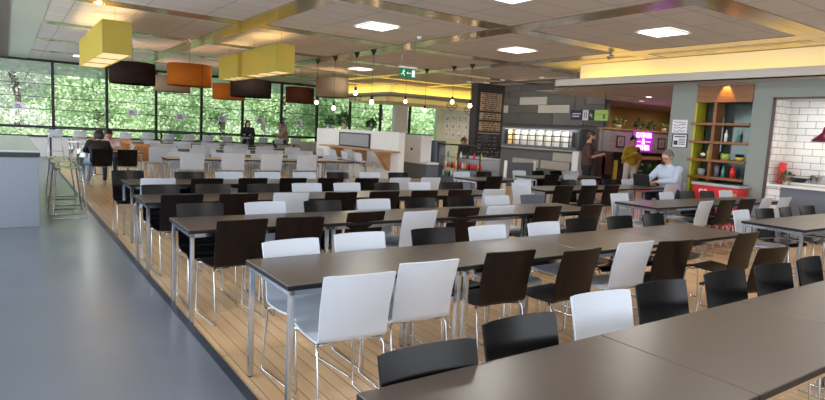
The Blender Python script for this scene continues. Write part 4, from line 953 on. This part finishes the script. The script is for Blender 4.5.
    if hr:
        H = [(hd+up*.035-fd*.02, .098, hd+up*.035+fd*.008, .088, .02), (hd-up*.01-fd*.035, .085, hd-up*.06-fd*.035, .055, .02)]
        if looks.get('length', 0):
            L = looks['length']
            for s in (-1, 0, 1): H.append((hd-fd*.05+rt*s*.055-up*.02, .055, hd-fd*.07+rt*s*.065-V3(0, 0, L), .035, .03))
            for s in (-1, 1): H.append((hd+rt*s*.085+up*.03, .028, hd+rt*s*.09+fd*.03-V3(0, 0, L*.9), .025, .02))
        if looks.get('bun'): H.append((hd+up*.10-fd*.06, .045, hd+up*.11-fd*.06, .045, .01))
        # keep the face clear
        A_ = [] if looks.get('hood') else [(hd+fd*.055+up*.045, fd*1.0-up*.55)]
        A_ = [(c, n_/np.linalg.norm(n_)) for c, n_ in A_]
        nets(H, h*.8, A_).build('hood' if looks.get('hood') else 'hair', hr, t)
    if looks.get('beard'): nets([(hd-up*.055+fd*.045+rt*.04, .034, hd-up*.055+fd*.045-rt*.04, .034, .02), (hd-up*.09+fd*.055, .034, hd-up*.07+fd*.07, .03, .02)], h*.8).build('beard', hr, t)
    for s in (-1, 1):
        c = hd+rt*s*.031+up*.004+fd*.080; MB().lathe([(0, -.011), (.009, -.006), (.011, 0), (.009, .006), (0, .011)], 10, tuple(c)).build('eye', 'eye', t)
    c = hd-up*.058+fd*.086; MB().tube([c-rt*.024, c+fd*.004, c+rt*.024], [.003, .007, .003], 6).build('mouth', 'lip', t)
    if looks.get('glasses'):
        q = MB()
        for s in (-1, 1):
            c = hd+rt*s*.034+up*.006+fd*.100; q.tube([c+rt*.026*math.cos(a)+up*.018*math.sin(a) for a in [2*PI*k/12 for k in range(12)]], .003, 5, closed=True); q.tube([c+rt*s*.026, hd+rt*s*.094+up*.012-fd*.0], .003, 5)
        q.tube([hd-rt*.009+up*.008+fd*.103, hd+rt*.009+up*.008+fd*.103], .003, 5); q.build('glasses', 'black', t)
    return t
STAND = dict(head=(0, .03, 1.62), neck=(0, 0, 1.47), chest=(0, 0, 1.27), waist=(0, .01, 1.07), pelvis=(0, 0, .94), shR=(.17, 0, 1.40), shL=(-.17, 0, 1.40), elR=(.24, -.02, 1.12), elL=(-.24, -.02, 1.12), wrR=(.25, .06, .88), wrL=(-.25, .06, .88),
             hipR=(.09, 0, .90), hipL=(-.09, 0, .90), knR=(.10, .02, .49), knL=(-.10, .02, .49), anR=(.10, -.02, .09), anL=(-.10, -.02, .09))
SIT = dict(head=(0, .10, 1.20), neck=(0, .04, 1.04), chest=(0, .0, .84), waist=(0, -.05, .65), pelvis=(0, -.06, .555), shR=(.17, .02, .97), shL=(-.17, .02, .97), elR=(.23, .14, .76), elL=(-.23, .14, .76), wrR=(.12, .36, .79), wrL=(-.12, .36, .79),
           hipR=(.09, 0, .555), hipL=(-.09, 0, .555), knR=(.12, .42, .53), knL=(-.12, .42, .53), anR=(.12, .40, .09), anL=(-.12, .40, .09))
def pose(base, **k): d = dict(base); d.update(k); return d
# man in the pale shirt, sitting at the end of a table and typing, facing left
place_chair('W', 11.03, 6.74, R(88), 'white dining chair the man in the pale shirt sits on', 'loose chairs in the cross aisle')
person('person', 'grey-haired man in a pale blue shirt and glasses seated typing at a laptop', (10.98, 6.72, 0), R(88),
       pose(SIT, head=(0, .14, 1.25), neck=(0, .06, 1.08), chest=(0, .0, .86), face=(.12, 1, -.30), shR=(.19, .03, 1.02), shL=(-.19, .03, 1.02), elR=(.25, .24, .82), elL=(-.25, .24, .82), wrR=(.12, .48, .79), wrL=(-.10, .48, .79)),
       dict(skin='skin2', top='shirtwhite', bottom='navycloth', hair='hairgrey', glasses=1, collar=1, girth=1.3, loose=.022, curl=.5), 1.07, h=.010)
t = thing('laptop', 'black open laptop on the table in front of the man in the pale shirt', 'laptop', (10.34, 6.84, .741), R(95))
MB().box((-.17, -.12, 0), (.17, .12, .016)).build('keyboard_base', 'black', t, bevel=.004)
s_ = MB().box((-.17, 0, 0), (.17, .010, .23)).build('screen', 'black', t, bevel=.003); s_.location = (0, .122, .014); s_.rotation_euler = (R(-16), 0, 0)
# photographer
person('person', 'bearded man in a brown t-shirt holding a camera at waist height', (11.6, 9.3, 0), R(-138),
       pose(STAND, head=(0, .05, 1.64), face=(.1, 1, -.1), elR=(.25, .02, 1.14), elL=(-.25, .02, 1.14), wrR=(.10, .30, 1.23), wrL=(-.10, .30, 1.21)),
       dict(skin='skin', top='brownshirt', bottom='blackcloth', hair='hairbrown', long=False, beard=1, girth=1.1, loose=.018, topname='t_shirt', curl=1.0), 1.02)
t = thing('camera', 'black camera with a long lens held by the man in the brown t-shirt', 'camera', (11.87, 9.01, 1.27), R(-138))
MB().box((-.07, -.04, -.05), (.07, .03, .05)).build('camera_body', 'black', t, bevel=.01); MB().tube([(0, .03, 0), (0, .08, 0), (0, .19, 0)], [.035, .038, .045], 16).build('lens', 'gun', t); MB().box((-.03, -.03, .05), (.03, .02, .08)).build('viewfinder', 'black', t)
# woman in mustard
person('person', 'woman in a mustard cardigan and white trousers holding a phone', (14.35, 10.0, 0), R(155),
       pose(STAND, face=(0, 1, -.15), elR=(.25, .04, 1.14), elL=(-.25, .04, 1.14), wrR=(.07, .25, 1.28), wrL=(-.07, .24, 1.26), anR=(.12, -.10, .09), knR=(.12, -.02, .49), hipR=(.09, 0, .93), hipL=(-.09, 0, .93)),
       dict(skin='skin', top='mustard', bottom='whitetrouser', hair='hairdark', bun=1, loose=.016, girth=.92, topname='cardigan', shoe='white', curl=1.2), 1.0)
t = thing('phone', 'small glowing phone held by the woman in the mustard cardigan', 'phone', (14.21, 9.70, 1.33), R(155))
MB().box((-.035, -.004, -.07), (.035, .004, .07)).build('phone_body', 'black', t, bevel=.003); MB().box((-.031, -.007, -.064), (.031, -.0045, .064)).build('screen', mat('phone_screen', (1, .8, .6), .3, emit=(1, .72, .5), es=2.2), t)
# two girls at the left windows
person('person', 'girl with long dark hair and pale jeans, back to the camera, at the oak table', (1.66, 14.76, 0), R(-8),
       pose(SIT, head=(.02, .20, 1.13), neck=(0, .12, 1.00), face=(.2, 1, -.6), knL=(-.34, .26, .52), anL=(-.36, .12, .09), knR=(-.12, .36, .52), anR=(-.22, .24, .09), wrR=(.10, .44, .80), wrL=(-.12, .42, .80), elL=(-.26, .22, .79), elR=(.24, .22, .79)),
       dict(skin='skin2', top='blackcloth', bottom='jeans', hair='hairdark', length=.42, girth=.95, loose=.018, shoe='white', topname='jumper'), .98)
person('person', 'girl in a pale pink top with dark tied hair, facing the camera', (2.12, 16.32, 0), R(170),
       pose(SIT, head=(.04, .22, 1.13), neck=(0, .12, 1.0), face=(.2, 1, -.5), wrR=(.14, .42, .80), wrL=(-.06, .42, .80), elR=(.26, .2, .79), elL=(-.22, .22, .79)),
       dict(skin='skin', top='pinkcloth', bottom='navycloth', hair='hairdark', bun=1, loose=.016, topname='top'), .98)
place_chair('W', 2.12, 16.35, PI, 'white chair under the girl in the pale pink top', 'chairs at the girls\' table')
# people at the window bar
HS = dict(SIT); HS = {k: (v[0], v[1], v[2]+.36) for k, v in SIT.items()}; HS['anR'] = (.12, .30, .45); HS['anL'] = (-.12, .30, .45); HS['knR'] = (.12, .38, .86); HS['knL'] = (-.12, .38, .86)
person('person', 'dark-haired woman in black sitting at the window bar', (7.75, 22.62, 0), R(160),
       pose(HS, face=(-.5, 1, -.1), head=(0, .05, 1.53), wrR=(.16, .26, 1.12), wrL=(-.14, .28, 1.12)), dict(skin='skin2', top='blackcloth', bottom='blackcloth', hair='hairdark', length=.28, loose=.02, topname='jacket'), 1.0)
tt = S.objects[-1] if False else None
person('person', 'person in a tan hooded top leaning on the window bar', (9.25, 22.62, 0), R(75),
       pose(HS, face=(0, 1, -.6), head=(0, .16, 1.50), neck=(0, .08, 1.38), wrR=(.12, .38, 1.16), wrL=(-.12, .38, 1.16)), dict(skin='skin', top='tan', bottom='navycloth', hair='tan', hood=1, loose=.025, topname='hoodie'), 1.0)
# member of staff behind the glass counter
person('person', 'brown-haired person bending behind the glass counter', (10.45, 12.45, 0), R(100),
       pose(STAND, face=(0, 1, -.6), head=(0, .20, 1.47), neck=(0, .12, 1.36), chest=(0, .04, 1.2), shR=(.17, .08, 1.30), shL=(-.17, .08, 1.30), elR=(.24, .12, 1.05), elL=(-.24, .12, 1.05), wrR=(.16, .26, 1.0), wrL=(-.16, .26, 1.0)),
       dict(skin='skin', top='blackcloth', bottom='blackcloth', hair='hairbrown', loose=.015, topname='t_shirt', long=False), .93)

# ------------------------------------------------------------------ trees and bank beyond the glass
def leaf_mesh(name, C, Rr, n, size, m, parent=None, flat=1):
    per = rng.multinomial(n, np.array([r**2 for r in Rr])/sum(r**2 for r in Rr)); P = []
    for c, r, k in zip(C, Rr, per):
        d = rng.normal(size=(k, 3)); d /= np.linalg.norm(d, axis=1)[:, None]; P.append(np.array(c)+d*r*rng.uniform(.55, 1.05, (k, 1)))
    P = np.concatenate(P); k = len(P); a = rng.normal(size=(k, 3)); a /= np.linalg.norm(a, axis=1)[:, None]; b = np.cross(a, rng.normal(size=(k, 3))); b /= np.linalg.norm(b, axis=1)[:, None]
    L = size*rng.uniform(.6, 1.4, (k, 1)); V = np.stack([P-a*L*.5, P+b*L*.28, P+a*L*.5, P-b*L*.28], 1).reshape(-1, 3)
    me = bpy.data.meshes.new(name); me.from_pydata(V.tolist(), [], np.arange(4*k).reshape(-1, 4).tolist()); me.materials.append(M[m]); me.update()
    o = bpy.data.objects.new(name, me); COL.objects.link(o); o.parent = parent; return o
def tree(label, x, y, H, W, m, n, size=.26, z=-.5, dens=8, low=0.0):
    t = thing('tree', label, 'tree', (x, y, z), 0, 'trees beyond the windows')
    tr = MB(); tr.tube([(0, 0, 0), (.1, 0, H*.35), (0, .1, H*.75)], [.16, .12, .05], 8); C = []; Rr = []
    for k in range(dens):
        a = random.uniform(0, 2*PI); rr = W*random.uniform(.1, .6); zz = H*random.uniform(low+.12, .92); c = (rr*math.cos(a), rr*math.sin(a), zz); C.append(c); Rr.append(W*random.uniform(.32, .5))
        tr.tube([(0, 0, zz*.6), (c[0]*.5, c[1]*.5, zz*.85), c], [.05, .03, .012], 5)
    tr.build('trunk', 'bark', t); leaf_mesh('foliage', C, Rr, n, size, m, t); return t
kinds = ['leafa', 'leafb', 'leafc']
desc = {'leafa': 'mid green leafy tree', 'leafb': 'bright green leafy tree', 'leafc': 'tree with leaves whitened for sky glare'}
spots = [(-2.5, 31, 7, 3, 'leafc'), (0.3, 29.5, 6.5, 2.8, 'leafc'), (3.4, 31, 6.2, 3, 'leafb'), (6.2, 29.8, 6, 2.8, 'leafa'), (9.2, 31, 6.4, 3.1, 'leafb'), (12.2, 30, 6.0, 3.0, 'leafb'), (15.2, 31.2, 6.4, 3.1, 'leafa'), (18.3, 30, 6.0, 3, 'leafb'), (21.5, 31, 6.2, 3.1, 'leafb'), (24.8, 31, 6.4, 3.0, 'leafa'), (28.2, 32, 6, 3.2, 'leafb'),
         (-4, 37, 9, 4, 'leafc'), (2, 38, 8, 4, 'leafa'), (8, 38, 8.4, 4.2, 'leafb'), (14, 38, 8, 4.2, 'leafa'), (20, 38, 8, 4.2, 'leafb'), (26, 39, 8, 4.2, 'leafa'), (32, 38, 8, 4.2, 'leafb')]
for i, (x, y, H, W, m) in enumerate(spots):
    tree('%s standing beyond the far windows, %s rank' % (desc[m], 'front' if i < 11 else 'rear'), x, y, H, W, m, 11000 if i < 11 else 7000, .17 if m != 'leafc' else .15, -.5, 9)
C = [(x+random.uniform(-.4, .4), 28.2+random.uniform(-.5, .9), random.uniform(-.3, .9)) for x in np.arange(-5, 30, .55)]
o = leaf_mesh('hedge', C, [random.uniform(.6, .95) for _ in C], 26000, .15, 'leafb'); tag(o, 'low continuous green hedge just outside the far windows', 'hedge', None, 'stuff')
C = [(x+random.uniform(-.8, .8), 43+random.uniform(-1, 1), z+random.uniform(-.5, .5)) for x in np.arange(-10, 48, 1.6) for z in (.5, 2.5, 4.5, 6.5)]
o = leaf_mesh('woodland', C, [random.uniform(1.5, 2.1) for _ in C], 60000, .30, 'leafb'); tag(o, 'dense band of woodland foliage rising behind the trees', 'woodland', None, 'stuff')
